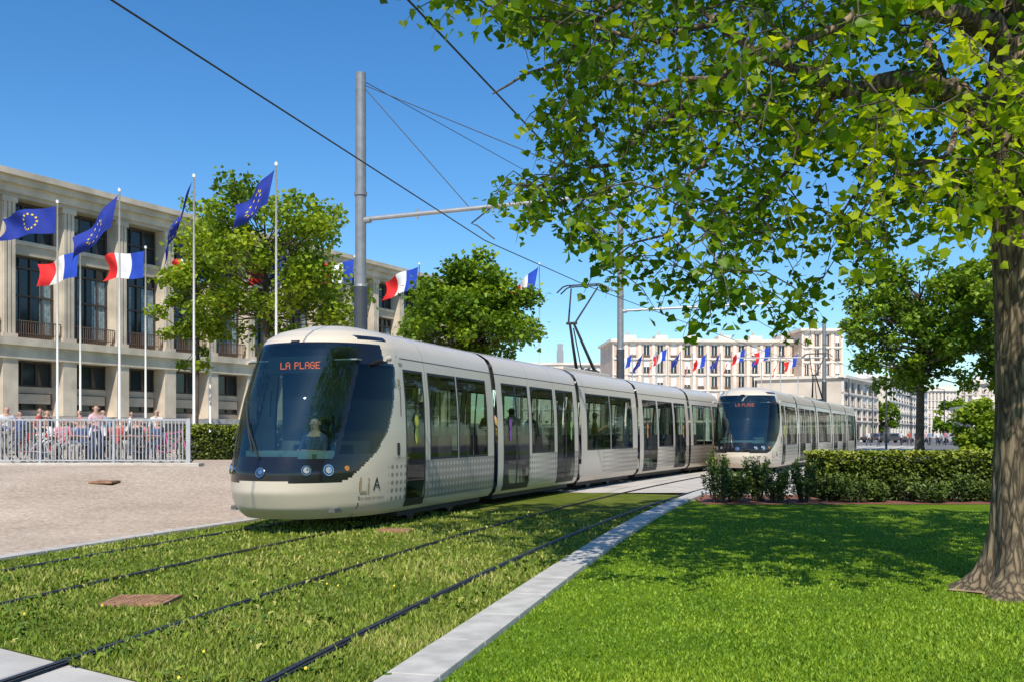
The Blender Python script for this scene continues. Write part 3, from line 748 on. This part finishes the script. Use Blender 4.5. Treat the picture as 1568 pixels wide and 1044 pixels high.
def bicycle(X,Y,Z,rz,col):
    g=MB(); g.M=Matrix.Translation((X,Y,Z))@Matrix.Rotation(rz,4,'Z'); T=[]
    for cx in (-.52,.52):
        pts=[(cx+.33*math.cos(t),0,.34+.33*math.sin(t)) for t in np.linspace(0,2*math.pi,25)]; g.tube(pts,.018,1,6)
        for k in range(10):
            t=k*math.pi/5; g.tube([(cx,0,.34),(cx+.32*math.cos(t),0,.34+.32*math.sin(t))],.003,2,3)
    a=(-.52,0,.34);bb=(-.08,0,.30);st=(-.2,0,.85);hd=(.36,0,.88);fw=(.52,0,.34)
    for p,q in ((a,bb),(bb,st),(a,(-.18,0,.78)),(bb,(.38,0,.78)),((-.18,0,.78),hd),(hd,fw)): g.tube([p,q],.017,0,6)
    g.tube([hd,(.34,0,1.02)],.014,0,6); g.tube([(.28,-.27,1.03),(.36,-.1,1.04),(.36,.1,1.04),(.28,.27,1.03)],.014,1,6)
    g.tube([(-.32,0,.93),(-.1,0,.92)],[.07,.03],1,8); g.tube([(-.08,-.1,.30),(-.08,.1,.30)],.02,1,6); g.tube([(-.08,-.09,.30),(.06,-.09,.22)],.01,1,5)
    g.obj('bicycle',[cm(col),M_seal,M_fence])
for px,c,rz in ((15,(.05,.05,.06),.3),(52,(.4,.03,.03),-.2),(78,(.5,.5,.5),.5),(225,(.1,.1,.12),.2),(262,(.55,.1,.3),-.4)):
    bicycle(gx(px,27.2),27.2,.66,rz,c)
def bench(X,Y,Z):
    g=MB(); 
    for q in range(4): g.box(X-.9,X+.9,Y-.2+q*.11,Y-.11+q*.11,Z+.42,Z+.46,0)
    for s in (-.7,.7): g.box(X+s-.04,X+s+.04,Y-.18,Y+.2,Z,Z+.42,1); g.box(X+s-.02,X+s+.02,Y+.22,Y+.26,Z+.3,Z+.9,1)
    g.box(X-.9,X+.9,Y+.20,Y+.218,Z+.62,Z+.72,0); g.box(X-.9,X+.9,Y+.20,Y+.218,Z+.78,Z+.88,0)
    g.obj('park_bench',[mat('bench_wood',(.25,.14,.07),.7),M_seal])
PZ=.663
cols=[(.7,.68,.66),(.55,.18,.22),(.06,.09,.2),(.6,.6,.62),(.5,.1,.08),(.04,.04,.05),(.68,.45,.48),(.2,.3,.42),(.75,.74,.7)]
hairs=[(.06,.04,.03),(.15,.08,.04),(.35,.25,.14),(.03,.025,.02)]
bx=[]
for px in (98,178,120,215):
    Y=29.0 if px in(98,178) else 31; bench(gx(px,Y),Y,PZ); bx.append((gx(px,Y),Y))
i=0
for X,Y in bx:
    for d in (-.55,0,.55):
        person('seated_person',(X+d,Y+.04,PZ-.03),random.uniform(-.3,.3),cols[i%9],random.choice([(.05,.07,.13),(.1,.1,.1),(.35,.33,.3)]),hairs[i%4],'sit'); i+=1
for px,Y,ps in ((10,30,'arms'),(60,31,'walk'),(72,34,'stand'),(147,28.3,'arms'),(158,31,'stand'),(200,35,'stand'),(240,33,'walk'),(122,34,'arms'),(30,36,'stand')):
    person('standing_person',(gx(px,Y),Y,PZ),random.uniform(-2,2),cols[i%9],random.choice([(.05,.07,.13),(.08,.08,.09),(.3,.28,.22)]),hairs[i%4],ps,random.uniform(.9,.97)); i+=1
for px,Y in ((1380,120),(1392,118),(1403,125),(1418,120),(1424,119),(1436,122),(1442,121),(1448,118),(1345,110),(1330,115),(1460,125)):
    person('pedestrian',(gx(px,Y),Y,-.01),random.uniform(0,6),cols[i%9],(.05,.05,.08),hairs[i%4],'walk'); i+=1
def car(X,Y,rz,c):
    par=empty('parked_car',(X,Y,0),rz); g=MB()
    prof=[(-2.1,.35),(-2.15,.7),(-1.9,.92),(-1.2,.98),(-.6,1.42),(.9,1.45),(1.6,1.0),(2.1,.9),(2.15,.4)]
    n=len(prof); vs=[(x,-.85+(.12 if z>1.1 else 0),z) for x,z in prof]+[(x,.85-(.12 if z>1.1 else 0),z) for x,z in prof]
    g.add(vs,[tuple(range(n)),tuple(range(2*n-1,n-1,-1))]+[(i,(i+1)%n,(i+1)%n+n,i+n) for i in range(n)],0)
    for s in (-1,1):
        g.add([(-1.0,s*.87,1.0),(1.35,s*.87,1.0),(.8,s*.76,1.38),(-.55,s*.76,1.38)],[(0,1,2,3)],1)
        for x in (-1.35,1.35): g.tube([(x,s*.72,.32),(x,s*.9,.32)],.32,2,16)
    g.obj('body',[mat('car_paint',c,.3,coat=.6,var=0),M_dglass,M_seal],par)
for px,Y,c in ((1365,150,(.05,.05,.05)),(1402,160,(.4,.4,.42)),(1340,155,(.05,.05,.06)),(1455,150,(.4,.4,.42))): car(gx(px,Y),Y,.3,c)
M_lp=mat('lamp_dark',(.05,.055,.06),.5)
for px,Y,h in ((1357,95,8.5),(1395,140,9),(1446,150,8),(1300,120,8),(1336,160,9)):
    X=gx(px,Y); g=MB(); g.tube([(X,Y,0),(X,Y,h)],[.11,.06],0,8); g.tube([(X,Y,h),(X-.8,Y,h+.15)],.04,0,6); g.box(X-1.3,X-.7,Y-.12,Y+.12,h+.08,h+.2); g.obj('street_lamp',[M_lp])
# ------------------------------------------------------------ flags
M_bl=mat('flag_blue',(.012,.06,.46),.8,var=.08); M_wh=mat('flag_white',(.80,.78,.75),.8,var=.03); M_rd=mat('flag_red',(.75,.02,.02),.8,var=.08); M_st=mat('flag_star',(.8,.6,.03),.8,var=0); M_eu=mat('flag_eu_blue',(.008,.028,.27),.8,var=.08)
M_fp=mat('flagpole_white',(.74,.72,.68),.4,var=.05)
def flagpole(px,py,Y,kind,droop,w=2.2,h=1.4,z0=.6,r=.06,ph=None):
    X=gx(px,Y); top=gz(py,Y); par=empty('flagpole'); g=MB()
    g.tube([(X,Y,z0-.4),(X,Y,top-.1)],[r,r*.6],0,10); g.tube([(X,Y,top-.1),(X,Y,top-.02),(X,Y,top+.06)],[.05,.08,.02],0,10); g.obj('pole',[M_fp],par,smooth=True)
    ph=random.uniform(0,6) if ph is None else ph; nu,nv=34,16; g=MB(); vs=[]
    ca,sa=math.cos(droop),math.sin(droop)
    def P(u,v,off=0):
        amp=.22*u**.6; wv=math.sin(u*9+ph+v*2.4)*amp; sag=.25*u*u*sa
        x=X-.07-(u*w*ca*(1-.12*math.sin(v*3)))-(v*h*.30*sa)+.08*math.sin(u*9+ph+v*2.4+1.2)*u; z=top-.25-v*h*(1-.22*u*(sa+.3))-u*w*sa-sag+.12*math.sin(u*6+ph)*u
        y=Y-.1*u+wv+off+.16*math.sin(v*5+ph)*u*(sa+.2)
        return (x,y,z)
    for i in range(nu+1):
        for j in range(nv+1): vs.append(P(i/nu,j/nv))
    fs={0:[],1:[],2:[]}
    for i in range(nu):
        for j in range(nv):
            a=i*(nv+1)+j; m=0 if kind=='eu' else (0 if i<nu/3 else 1 if i<2*nu/3 else 2); fs[m].append((a,a+1,a+nv+2,a+nv+1))
    for m,f in fs.items():
        if f: g.add(vs,f,m)
    if kind=='eu':
        for k in range(12):
            t=k*math.pi/6; cu=.5+.30*h/w*math.cos(t); cv=.5+.30*math.sin(t)
            for off in (-.02,.02):
                pts=[P(cu,cv,off)]
                for q in range(10):
                    rr=.075 if q%2==0 else .03; tt=q*math.pi/5-math.pi/2; pts.append(P(cu+rr/w*math.cos(tt),cv+rr/h*math.sin(tt),off))
                g.add(pts,[(0,q+1,(q+1)%10+1) for q in range(10)],3)
    g.obj('flag',[M_eu if kind=='eu' else M_bl,M_wh,M_rd,M_st],par,smooth=True)
flagpole(423,250,39,'eu',.75,2.0,1.35); flagpole(297,268,41,'eu',1.18,2.4,1.6); flagpole(183,290,43,'eu',.78,2.6,1.4); flagpole(88,308,45,'eu',.16,2.5,1.2)
for px,py,Y,d in ((123,377,53,.32),(223,378,53,.12),(322,388,49,.1),(440,384,49,.2),(543,392,66,.2),(642,403,62,.35),(826,403,62,.65)):
    flagpole(px,py,Y,'fr',d,2.2 if Y>50 else 1.9,1.4 if Y>50 else 1.15,2.0 if Y==53 else .2)
for k,px in enumerate((968,985,1005,1022,1042,1060,1082,1103,1120,1142,1166,1195,1222)):
    flagpole(px,540-(k*k)%12,130,'eu' if k%3==1 else 'fr',[.5,.9,1.2][k%3],2.0,1.5,0,.09)
flagpole(1180,527,110,'fr',.4,1.9,1.4,0,.08)
# ------------------------------------------------------------ trees
M_bark2=mat('bark_dark',(.09,.07,.05),.95,var=.3)
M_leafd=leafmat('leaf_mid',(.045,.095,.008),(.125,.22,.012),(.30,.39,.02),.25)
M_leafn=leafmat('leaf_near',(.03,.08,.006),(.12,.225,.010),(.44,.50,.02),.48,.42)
LEAF=[(0,0,0),(.30,-.02,.07),(.55,.36,.12),(.34,.56,.05),(0,1,-.04),(-.34,.56,.05),(-.55,.36,.12),(-.30,-.02,.07)]
LF=(8,[(0,1,2,3,4),(0,4,5,6,7)])
def leaves(name,P,size,mt,tint,seed=1,parent=None,down=.5,shape=LEAF,lf=LF):
    r=np.random.default_rng(seed); n=len(P)
    nrm=r.normal(size=(n,3)); nrm[:,2]=np.abs(nrm[:,2])+.5; nrm/=np.linalg.norm(nrm,axis=1)[:,None]
    t=r.normal(size=(n,3)); t[:,2]-=down*1.6; t-=nrm*(t*nrm).sum(1)[:,None]; t/=np.linalg.norm(t,axis=1)[:,None]; b=np.cross(nrm,t)
    sz=size*(.65+.7*r.random(n)); V=np.zeros((n,len(shape),3))
    for i,(u,v,w) in enumerate(shape): V[:,i]=P+sz[:,None]*(b*u+t*v+nrm*w)
    return npmesh(name,V.reshape(-1,3),lf,mt,tint,parent)
def tree(X,Y,zg,zc,rx,rz_,n,size,seed,trunk=.2,mt=None,cone=0.,name='tree',ncl=70,tight=1.):
    par=empty(name); r=np.random.default_rng(seed); c=np.array([X,Y,zc])
    d=r.normal(size=(ncl,3)); d/=np.linalg.norm(d,axis=1)[:,None]; rr=(.35+.65*r.random(ncl)**.6)
    cc=d*rr[:,None]
    if cone: cc[:,:2]*=(1-cone*(cc[:,2:3]*.5+.2))
    CC=c+cc*np.array([rx,rx,rz_])
    g=MB(); b0=Vector((X,Y,zg-.1)); t1=Vector((X+.1,Y,zc-rz_*.55)); t2=Vector((X,Y,zc+rz_*.6))
    g.tube([b0,b0.lerp(t1,.1),t1,t1.lerp(t2,.5),t2],[trunk*1.4,trunk,trunk*.8,trunk*.5,trunk*.12],0,10)
    for q in CC[::1]:
        q=Vector(q); t=min(.95,max(0,((q.z-1.0)-t1.z)/(t2.z-t1.z)*.8)); s=t1.lerp(t2,t); m=s.lerp(q,.5)+Vector((0,0,-.2)); g.tube([s,m,q],[trunk*.28,trunk*.16,.02],0,5,False)
    g.obj('trunk_and_limbs',[M_bark2],par,smooth=True)
    rad=(rx*.11+rx*.13*r.random(ncl))*tight; w=rad**2; k=r.choice(ncl,n,p=w/w.sum())
    v=r.normal(size=(n,3)); v/=np.linalg.norm(v,axis=1)[:,None]; v*=(r.random(n)**.45)[:,None]*(1+.5*(r.random(n)<.12))[:,None]; v[:,2]*=.7
    P=CC[k]+v*rad[k][:,None]*1.15
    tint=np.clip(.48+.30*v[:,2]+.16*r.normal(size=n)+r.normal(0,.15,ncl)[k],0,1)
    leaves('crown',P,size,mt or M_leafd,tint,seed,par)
M_leafA=leafmat('leaf_light',(.07,.13,.010),(.19,.28,.015),(.38,.45,.03),.3)
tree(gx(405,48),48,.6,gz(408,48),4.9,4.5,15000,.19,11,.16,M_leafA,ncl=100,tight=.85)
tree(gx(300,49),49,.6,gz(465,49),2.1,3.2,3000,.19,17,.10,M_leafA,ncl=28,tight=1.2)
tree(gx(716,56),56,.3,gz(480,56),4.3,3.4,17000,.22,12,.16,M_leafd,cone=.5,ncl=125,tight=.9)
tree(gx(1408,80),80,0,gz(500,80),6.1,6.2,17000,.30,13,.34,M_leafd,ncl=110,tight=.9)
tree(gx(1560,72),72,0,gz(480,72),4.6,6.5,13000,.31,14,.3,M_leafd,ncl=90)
tree(gx(1640,60),60,0,8,5,5,6000,.34,15,.3,M_leafd)
tree(gx(1462,150),150,0,4.0,3.2,3,3000,.5,16,.2,M_leafd,ncl=30)
tree(gx(1350,190),190,0,4.5,3.2,3,3000,.5,18,.2,M_leafd,ncl=30)
tree(gx(1498,52),52,0,1.7,1.25,1.7,4500,.17,19,.06,M_leafA,name='lilac_bush',ncl=45,tight=1.6)
def hedge(name,x0,x1,y0,y1,z0,z1,n,size,seed,mt,rot=0,round_=.0):
    r=np.random.default_rng(seed); P=r.random((n,3)); f=r.integers(0,4,n)
    P[f==0,1]=r.random((f==0).sum())*.06; P[f==1,2]=1-r.random((f==1).sum())*.08; P[f==2,0]=r.random((f==2).sum())*.04
    Q=np.stack([x0+P[:,0]*(x1-x0),y0+P[:,1]*(y1-y0),z0+P[:,2]*(z1-z0)],1)
    nz=noise3(Q,2.5,seed); Q+=np.stack([0*nz,-.08*nz,.09*nz*P[:,2]],1)
    par=empty(name)
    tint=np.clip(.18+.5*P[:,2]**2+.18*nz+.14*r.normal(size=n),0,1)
    leaves('foliage',Q,size,mt,tint,seed,par,down=-.2)
    g=MB(); g.box(x0+.12,x1-.12,y0+.15,y1-.1,z0-.02,z1-.2); g.obj('woody_core',[mat('hedge_core',(.02,.03,.01),1,var=.3,scale=10)],par)
M_hedge=leafmat('hedge_leaf',(.03,.05,.008),(.12,.16,.015),(.36,.38,.04),0)
M_hedge2=leafmat('shrub_leaf',(.025,.05,.012),(.08,.13,.02),(.24,.29,.04),0)
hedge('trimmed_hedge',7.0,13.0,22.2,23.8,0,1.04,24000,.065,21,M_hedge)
hedge('clipped_hedge',-10.3,-6.2,31,32.2,.5,1.72,9000,.075,22,M_hedge)
def shrub(X,Y,h,rw,seed):
    r=np.random.default_rng(seed); par=empty('yew_shrub'); g=MB(); P=[];T=[]
    for i in range(22):
        a=r.random()*6.28; l=h*(.55+.5*r.random()); tip=Vector((X+rw*math.cos(a)*(.3+.8*r.random()),Y+rw*math.sin(a)*(.3+.8*r.random()),l)); b=Vector((X+.1*math.cos(a),Y+.1*math.sin(a),0)); g.tube([b,b.lerp(tip,.5)+Vector((0,0,.05)),tip],[.015,.01,.004],0,4,False)
        for j in range(90):
            t=.15+.85*r.random()**.7; p=b.lerp(tip,t); q=.11*(1.15-t); P.append((p.x+r.normal()*q,p.y+r.normal()*q,max(.02,p.z+r.normal()*q*.6))); T.append(.15+.55*t*t+r.normal()*.1)
    g.obj('stems',[M_bark2],par)
    leaves('foliage',np.array(P),.075,M_hedge2,np.clip(T,0,1),seed,par,down=-.6,shape=[(0,0,0),(.18,.3,.03),(.1,.9,0),(-.1,.9,0),(-.18,.3,.03)],lf=(5,[(0,1,2,3,4)]))
for k,px in enumerate((1100,1124,1160,1190,1232,1268,1306,1344,1385,1425,1465,1500,1540)):
    Y=21.6+.25*((k*7)%3-1); shrub(gx(px,Y),Y,(1.05,.7,.95,.72,.9,.6)[k] if k<6 else .58-.14*(k%2),.42-.06*(k%3),100+k)
g=MB(); g.add([(4.0,20.85,.006),(14,20.85,.006),(14,24,.006),(4.3,24,.006)],[(0,1,2,3)]); g.obj('planting_bed',[M_soil])
# ---- main foreground tree
TX,TY=4.86,9.35
par=empty('lime_tree'); r=np.random.default_rng(5)
def PX(px,py,Y): return (gx(px,Y),Y,gz(py,Y))
g=MB()
def trunkmesh(g):
    hs=[-.05,.02,.08,.18,.35,.6,1.0,1.6,2.2,2.9,3.6,4.2,4.8,5.4,6.2]; rd=[.66,.58,.50,.43,.385,.36,.345,.33,.32,.31,.31,.32,.34,.27,.2]; n=72; vs=[];fs=[]
    for h,rr in zip(hs,rd):
        for k in range(n):
            t=2*math.pi*k/n; fl=max(0,(.6-h))*.22*math.sin(5*t+1)+ .012*math.sin(7*t+h*2)+.012*math.sin(13*t+h*1.3)+.012*math.sin(23*t+3*h)
            q=rr+fl*rr*1.6; vs.append((TX+.04*math.sin(h)+q*math.cos(t),TY+q*math.sin(t),h))
    for i in range(len(hs)-1):
        for k in range(n): a=i*n+k;b=i*n+(k+1)%n; fs.append((a,b,b+n,a+n))
    g.add(vs,fs,0)
trunkmesh(g)
def barkmat():
    m,nt,b=newmat('tree_bark'); tc=N(nt,'ShaderNodeTexCoord'); mp=N(nt,'ShaderNodeMapping'); mp.inputs['Scale'].default_value=(1,1,.22); nt.links.new(tc.outputs['Object'],mp.inputs[0])
    v=N(nt,'ShaderNodeTexVoronoi',feature='DISTANCE_TO_EDGE',_Scale=17.0); no=N(nt,'ShaderNodeTexNoise',_Scale=9.0,_Detail=8.0); 
    nt.links.new(mp.outputs[0],no.inputs[0])
    mx=N(nt,'ShaderNodeMix',data_type='RGBA'); mx.inputs[0].default_value=.12; nt.links.new(mp.outputs[0],mx.inputs[6]); nt.links.new(no.outputs['Color'],mx.inputs[7]); nt.links.new(mx.outputs[2],v.inputs['Vector'])
    r_=N(nt,'ShaderNodeValToRGB'); r_.color_ramp.elements[0].color=(.05,.038,.025,1); r_.color_ramp.elements[1].color=(.31,.235,.155,1); r_.color_ramp.elements[1].position=.3
    nt.links.new(v.outputs['Distance'],r_.inputs[0])
    m2=N(nt,'ShaderNodeMix',data_type='RGBA',blend_type='MULTIPLY'); m2.inputs[0].default_value=.8; nt.links.new(r_.outputs[0],m2.inputs[6])
    r2=N(nt,'ShaderNodeValToRGB'); r2.color_ramp.elements[0].position=.3; r2.color_ramp.elements[0].color=(.45,.42,.38,1); r2.color_ramp.elements[1].position=.7; r2.color_ramp.elements[1].color=(1.3,1.25,1.15,1); nt.links.new(no.outputs[0],r2.inputs[0]); nt.links.new(r2.outputs[0],m2.inputs[7])
    nt.links.new(m2.outputs[2],b.inputs['Base Color']); b.inputs['Roughness'].default_value=.95
    bp=N(nt,'ShaderNodeBump'); bp.inputs['Strength'].default_value=1.0; bp.inputs['Distance'].default_value=.035; ad=N(nt,'ShaderNodeMath',operation='ADD'); nt.links.new(r_.outputs[0],ad.inputs[0]); 
    ml=N(nt,'ShaderNodeMath',operation='MULTIPLY'); ml.inputs[1].default_value=.3; nt.links.new(no.outputs[0],ml.inputs[0]); nt.links.new(ml.outputs[0],ad.inputs[1])
    nt.links.new(ad.outputs[0],bp.inputs['Height']); nt.links.new(bp.outputs[0],b.inputs['Normal']); return m
M_tbark=barkmat()
g.obj('trunk',[M_tbark],par,smooth=True)
limbs=[
 ([(TX,TY,3.95),PX(1500,165,9.3),PX(1440,130,9.3),PX(1370,128,9.4),PX(1290,138,9.5),PX(1230,105,9.6),PX(1165,85,9.7),PX(1100,30,9.9),PX(1030,-20,10.1)],.11,.025),
 ([PX(1290,138,9.5),PX(1230,190,9.9),PX(1210,250,10.2),PX(1150,330,10.4),PX(1090,420,10.6)],.030,.006),
 ([PX(1165,85,9.7),PX(1080,130,10.0),PX(1000,200,10.2),PX(930,260,10.4),PX(840,275,10.6),PX(790,292,10.7)],.035,.006),
 ([(TX,TY,4.6),PX(1520,40,9.2),PX(1440,20,9.0),PX(1350,-10,8.8),PX(1200,-60,8.6),PX(1050,-90,8.6)],.11,.025),
 ([PX(1350,-10,8.8),PX(1240,60,8.7),PX(1120,110,8.8),PX(1000,130,9.0),PX(890,110,9.2)],.035,.006),
 ([(TX,TY,5.0),(3.6,10.4,6.4),(2.2,11.2,7.3),(.8,11.6,7.8),(-.9,11.8,7.7)],.12,.025),
 ([(TX,TY,5.2),(4.6,10.8,7.2),(4.4,12.2,8.8),(4.0,13.2,9.6)],.12,.025),
 ([(TX,TY,5.4),(5.0,9.4,8.0),(4.8,9.6,10.2),(4.9,9.8,12)],.18,.025),
 ([(TX,TY,4.8),(6.4,9.9,6.6),(8.2,10.4,7.6),(9.3,10.6,8.0)],.12,.025),
 ([(TX,TY,4.9),(4.2,8.3,6.4),(3.3,7.5,7.2),(2.2,7.2,7.7)],.10,.025),
 ([(TX,TY,6.0),(3.4,9.9,8.2),(1.9,10.2,9.4),(.6,10.4,9.9)],.10,.02),
 ([PX(1500,165,9.3),PX(1470,210,8.8),PX(1430,250,8.5),PX(1360,280,8.3)],.035,.006),
 ([PX(1440,130,9.3),PX(1420,60,9.8),PX(1340,30,10.5),PX(1230,10,11)],.05,.01),
 ([(2.2,11.2,7.3),(1.4,11,6.4),(.6,10.6,5.6),(-.2,10.3,5.0)],.04,.008),
 ([PX(1370,128,9.4),PX(1340,200,9.8),PX(1320,270,10.2),PX(1270,360,10.4)],.03,.006),
 ([PX(1230,105,9.6),PX(1130,180,9.3),PX(1060,270,9.2),PX(1020,360,9.1)],.03,.006),
 ([PX(1100,30,9.9),PX(1000,60,9.8),PX(900,40,9.7),PX(760,15,9.6)],.03,.006),
 ([(TX,TY,4.3),PX(1490,290,10.4),PX(1430,300,11.2),PX(1340,330,11.8)],.04,.008)]
g=MB(); LP=[]
for pts,ra,rb in limbs:
    Q=[Vector(p) for p in pts]; out=[]
    for i in range(len(Q)-1):
        for k in range(4):
            t=k/4; p0=Q[max(i-1,0)];p1_=Q[i];p2_=Q[i+1];p3=Q[min(i+2,len(Q)-1)]
            out.append(.5*((2*p1_)+(p2_-p0)*t+(2*p0-5*p1_+4*p2_-p3)*t*t+(3*p1_-p0-3*p2_+p3)*t**3)+Vector(r.normal(0,.025,3)))
    out.append(Q[-1]); m=len(out); g.tube(out,[ra*(1-i/(m-1))**.9+rb for i in range(m)],0,10)
    for i,q in enumerate(out):
        if i>2: LP.append((q.x,q.y,q.z))
g.obj('limbs',[M_tbark],par,smooth=True)
LP=np.array(LP)
poly=np.array([(632,-400),(640,5),(690,22),(740,30),(800,80),(850,95),(868,160),(835,175),(830,215),(870,250),(842,272),(790,282),(755,290),(775,318),(845,345),(870,375),(885,412),(935,430),(952,452),(1010,440),(1050,470),(1085,505),(1120,478),(1185,512),(1225,500),(1265,452),(1290,440),(1300,420),(1345,400),(1365,402),(1380,360),(1440,345),(1500,340),(1568,330),(2200,300),(2200,-400)],float)
def inpoly(x,y,pl):
    c=np.zeros(len(x),bool); j=len(pl)-1
    for i in range(len(pl)):
        xi,yi=pl[i];xj,yj=pl[j]; k=((yi>y)!=(yj>y))&(x<(xj-xi)*(y-yi)/(yj-yi+1e-9)+xi); c^=k; j=i
    return c
hol=[(1130,215,50,26),(1270,270,58,64),(1010,330,42,28),(1180,400,36,36),(915,200,32,40),(1330,80,50,30),(1430,200,60,30),(1255,380,36,26),(1100,260,36,32),(1390,330,22,22),(1060,380,26,28),(930,330,26,24)]
n=50000; C=np.stack([r.uniform(-2.6,10.5,n),r.uniform(6.9,14.8,n),r.uniform(2.6,12.6,n)],1)
px=784+F*C[:,0]/C[:,1]; py=HZ-F*(C[:,2]-EYE)/C[:,1]
ell=((C[:,0]-3.8)/6.0)**2+((C[:,1]-10.8)/4.0)**2+((C[:,2]-7.6)/4.8)**2<1
inf=(py>-20)
ok=np.where(inf,inpoly(px,py+18,poly)&(np.hypot(C[:,0]-TX,C[:,1]-TY)<6.3)&(np.abs(C[:,1]-9.9)<2.7),ell&(r.random(n)<.40))
den=.5+.5*noise3(C,2.3,77)
ok&=np.where(inf,r.random(n)<.12+1.1*den**1.5,noise3(C,1.5,78)>-.12)
ok&=~(inf&(C[:,1]<9.0)&(px<1290)&(r.random(n)<.5))
for hx,hy,ha,hb in hol: ok&=~(inf&(((px-hx)/ha)**2+((py-hy)/hb)**2<1)&(r.random(n)<.88))
C=C[ok]; px=px[ok];py=py[ok]; inf=inf[ok]
dn=np.array([np.min(np.linalg.norm(LP-c,axis=1)) for c in C]); k=(dn<np.where(inf,1.75,2.2)); C=C[k];inf=inf[k];dn=dn[k]
a1=np.where(inf)[0][:1080]; a2=np.where(~inf)[0][:950]; idx=np.concatenate([a1,a2]); idx=idx[np.argsort(dn[idx])]
nodes=np.zeros((len(LP)+2*len(idx),3)); nodes[:len(LP)]=LP; nn_=len(LP)
g=MB(); LPs=[];TT=[];SZ=[]
for ii in idx:
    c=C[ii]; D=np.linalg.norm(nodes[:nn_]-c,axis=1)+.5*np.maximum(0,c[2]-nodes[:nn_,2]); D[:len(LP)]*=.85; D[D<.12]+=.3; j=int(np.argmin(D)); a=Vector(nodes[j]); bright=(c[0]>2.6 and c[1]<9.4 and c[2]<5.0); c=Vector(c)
    m=a.lerp(c,.55)+Vector((r.normal()*.05,r.normal()*.05,.10*(c-a).length))
    nodes[nn_]=m; nodes[nn_+1]=c; nn_+=2
    out=(c-a); out.z=0; out=out.normalized() if out.length>.01 else Vector((1,0,0))
    L=.28+.28*r.random(); tip=c+out*L*.5+Vector((r.normal()*.06,r.normal()*.06,-L*.7))
    ra=.012 if j<len(LP) else .008
    g.tube([a,m,c,c.lerp(tip,.5)+out*.05,tip],[ra,ra*.75,.0055,.004,.002],0,4,False)
    up=not inf[ii]  # unseen clusters above the view: leaves enlarged and multiplied to deepen the cast shadow
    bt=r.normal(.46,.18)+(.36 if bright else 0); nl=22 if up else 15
    for q in range(nl):
        t=r.random(); p=(c.lerp(tip,t) if r.random()<.75 else m.lerp(c,.2+.8*t)); sp_=.10 if up else .075; LPs.append((p.x+r.normal()*sp_,p.y+r.normal()*sp_,p.z+r.normal()*.055-.02)); TT.append(bt+r.normal()*.15); SZ.append(.115 if up else .082)
g.obj('twigs',[M_bark2],par)
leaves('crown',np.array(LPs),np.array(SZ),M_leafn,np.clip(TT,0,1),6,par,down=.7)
g=MB(); nn=40; vs=[(TX,TY,.02)]+[(TX+(.62+.10*math.sin(5*t)+.05*math.sin(11*t))*math.cos(t),TY+(.6+.08*math.sin(4*t))*math.sin(t),.012) for t in [2*math.pi*i/nn for i in range(nn)]]
g.add(vs,[(0,i+1,(i+1)%nn+1) for i in range(nn)]); g.obj('bare_soil',[mat('soil',(.38,.27,.18),.95,var=.3,scale=14,bump=.6)])
# ------------------------------------------------------------ light, sky, camera
el=math.radians(50); rot=math.radians(185)
wd=bpy.data.worlds.new('World'); S.world=wd; wd.use_nodes=True; nt=wd.node_tree; bg=nt.nodes['Background']
sk=nt.nodes.new('ShaderNodeTexSky'); sk.sky_type='NISHITA'; sk.sun_disc=False; sk.sun_elevation=el; sk.sun_rotation=rot; sk.air_density=1.0; sk.dust_density=.2; sk.ozone_density=1.6; sk.altitude=0
hs=nt.nodes.new('ShaderNodeHueSaturation'); hs.inputs['Saturation'].default_value=1.32; hs.inputs['Value'].default_value=1.1
mx=nt.nodes.new('ShaderNodeMix'); mx.data_type='RGBA'; mx.blend_type='MULTIPLY'; mx.inputs[0].default_value=1; mx.inputs[7].default_value=(.84,1.02,1.14,1)
nt.links.new(sk.outputs[0],hs.inputs['Color']); nt.links.new(hs.outputs[0],mx.inputs[6]); nt.links.new(mx.outputs[2],bg.inputs[0]); bg.inputs[1].default_value=.125
sd=bpy.data.lights.new('sun','SUN'); sd.energy=5.0; sd.angle=math.radians(.5); sd.color=(1,.94,.82)
so=bpy.data.objects.new('sun',sd); S.collection.objects.link(so)
d=Vector((math.sin(rot)*math.cos(el),math.cos(rot)*math.cos(el),math.sin(el))); so.rotation_euler=d.to_track_quat('Z','Y').to_euler(); so.location=(0,-10,30)
S.view_settings.view_transform='Standard'; S.view_settings.look='None'; S.view_settings.exposure=0
cd=bpy.data.cameras.new('camera'); cam=bpy.data.objects.new('camera',cd); S.collection.objects.link(cam); S.camera=cam
cam.location=(0,0,EYE); cam.rotation_euler=(math.pi/2,0,0); cd.sensor_width=36; cd.lens=F/1568*36; cd.shift_y=(HZ-522)/1568; cd.clip_end=4000; cd.clip_start=.1
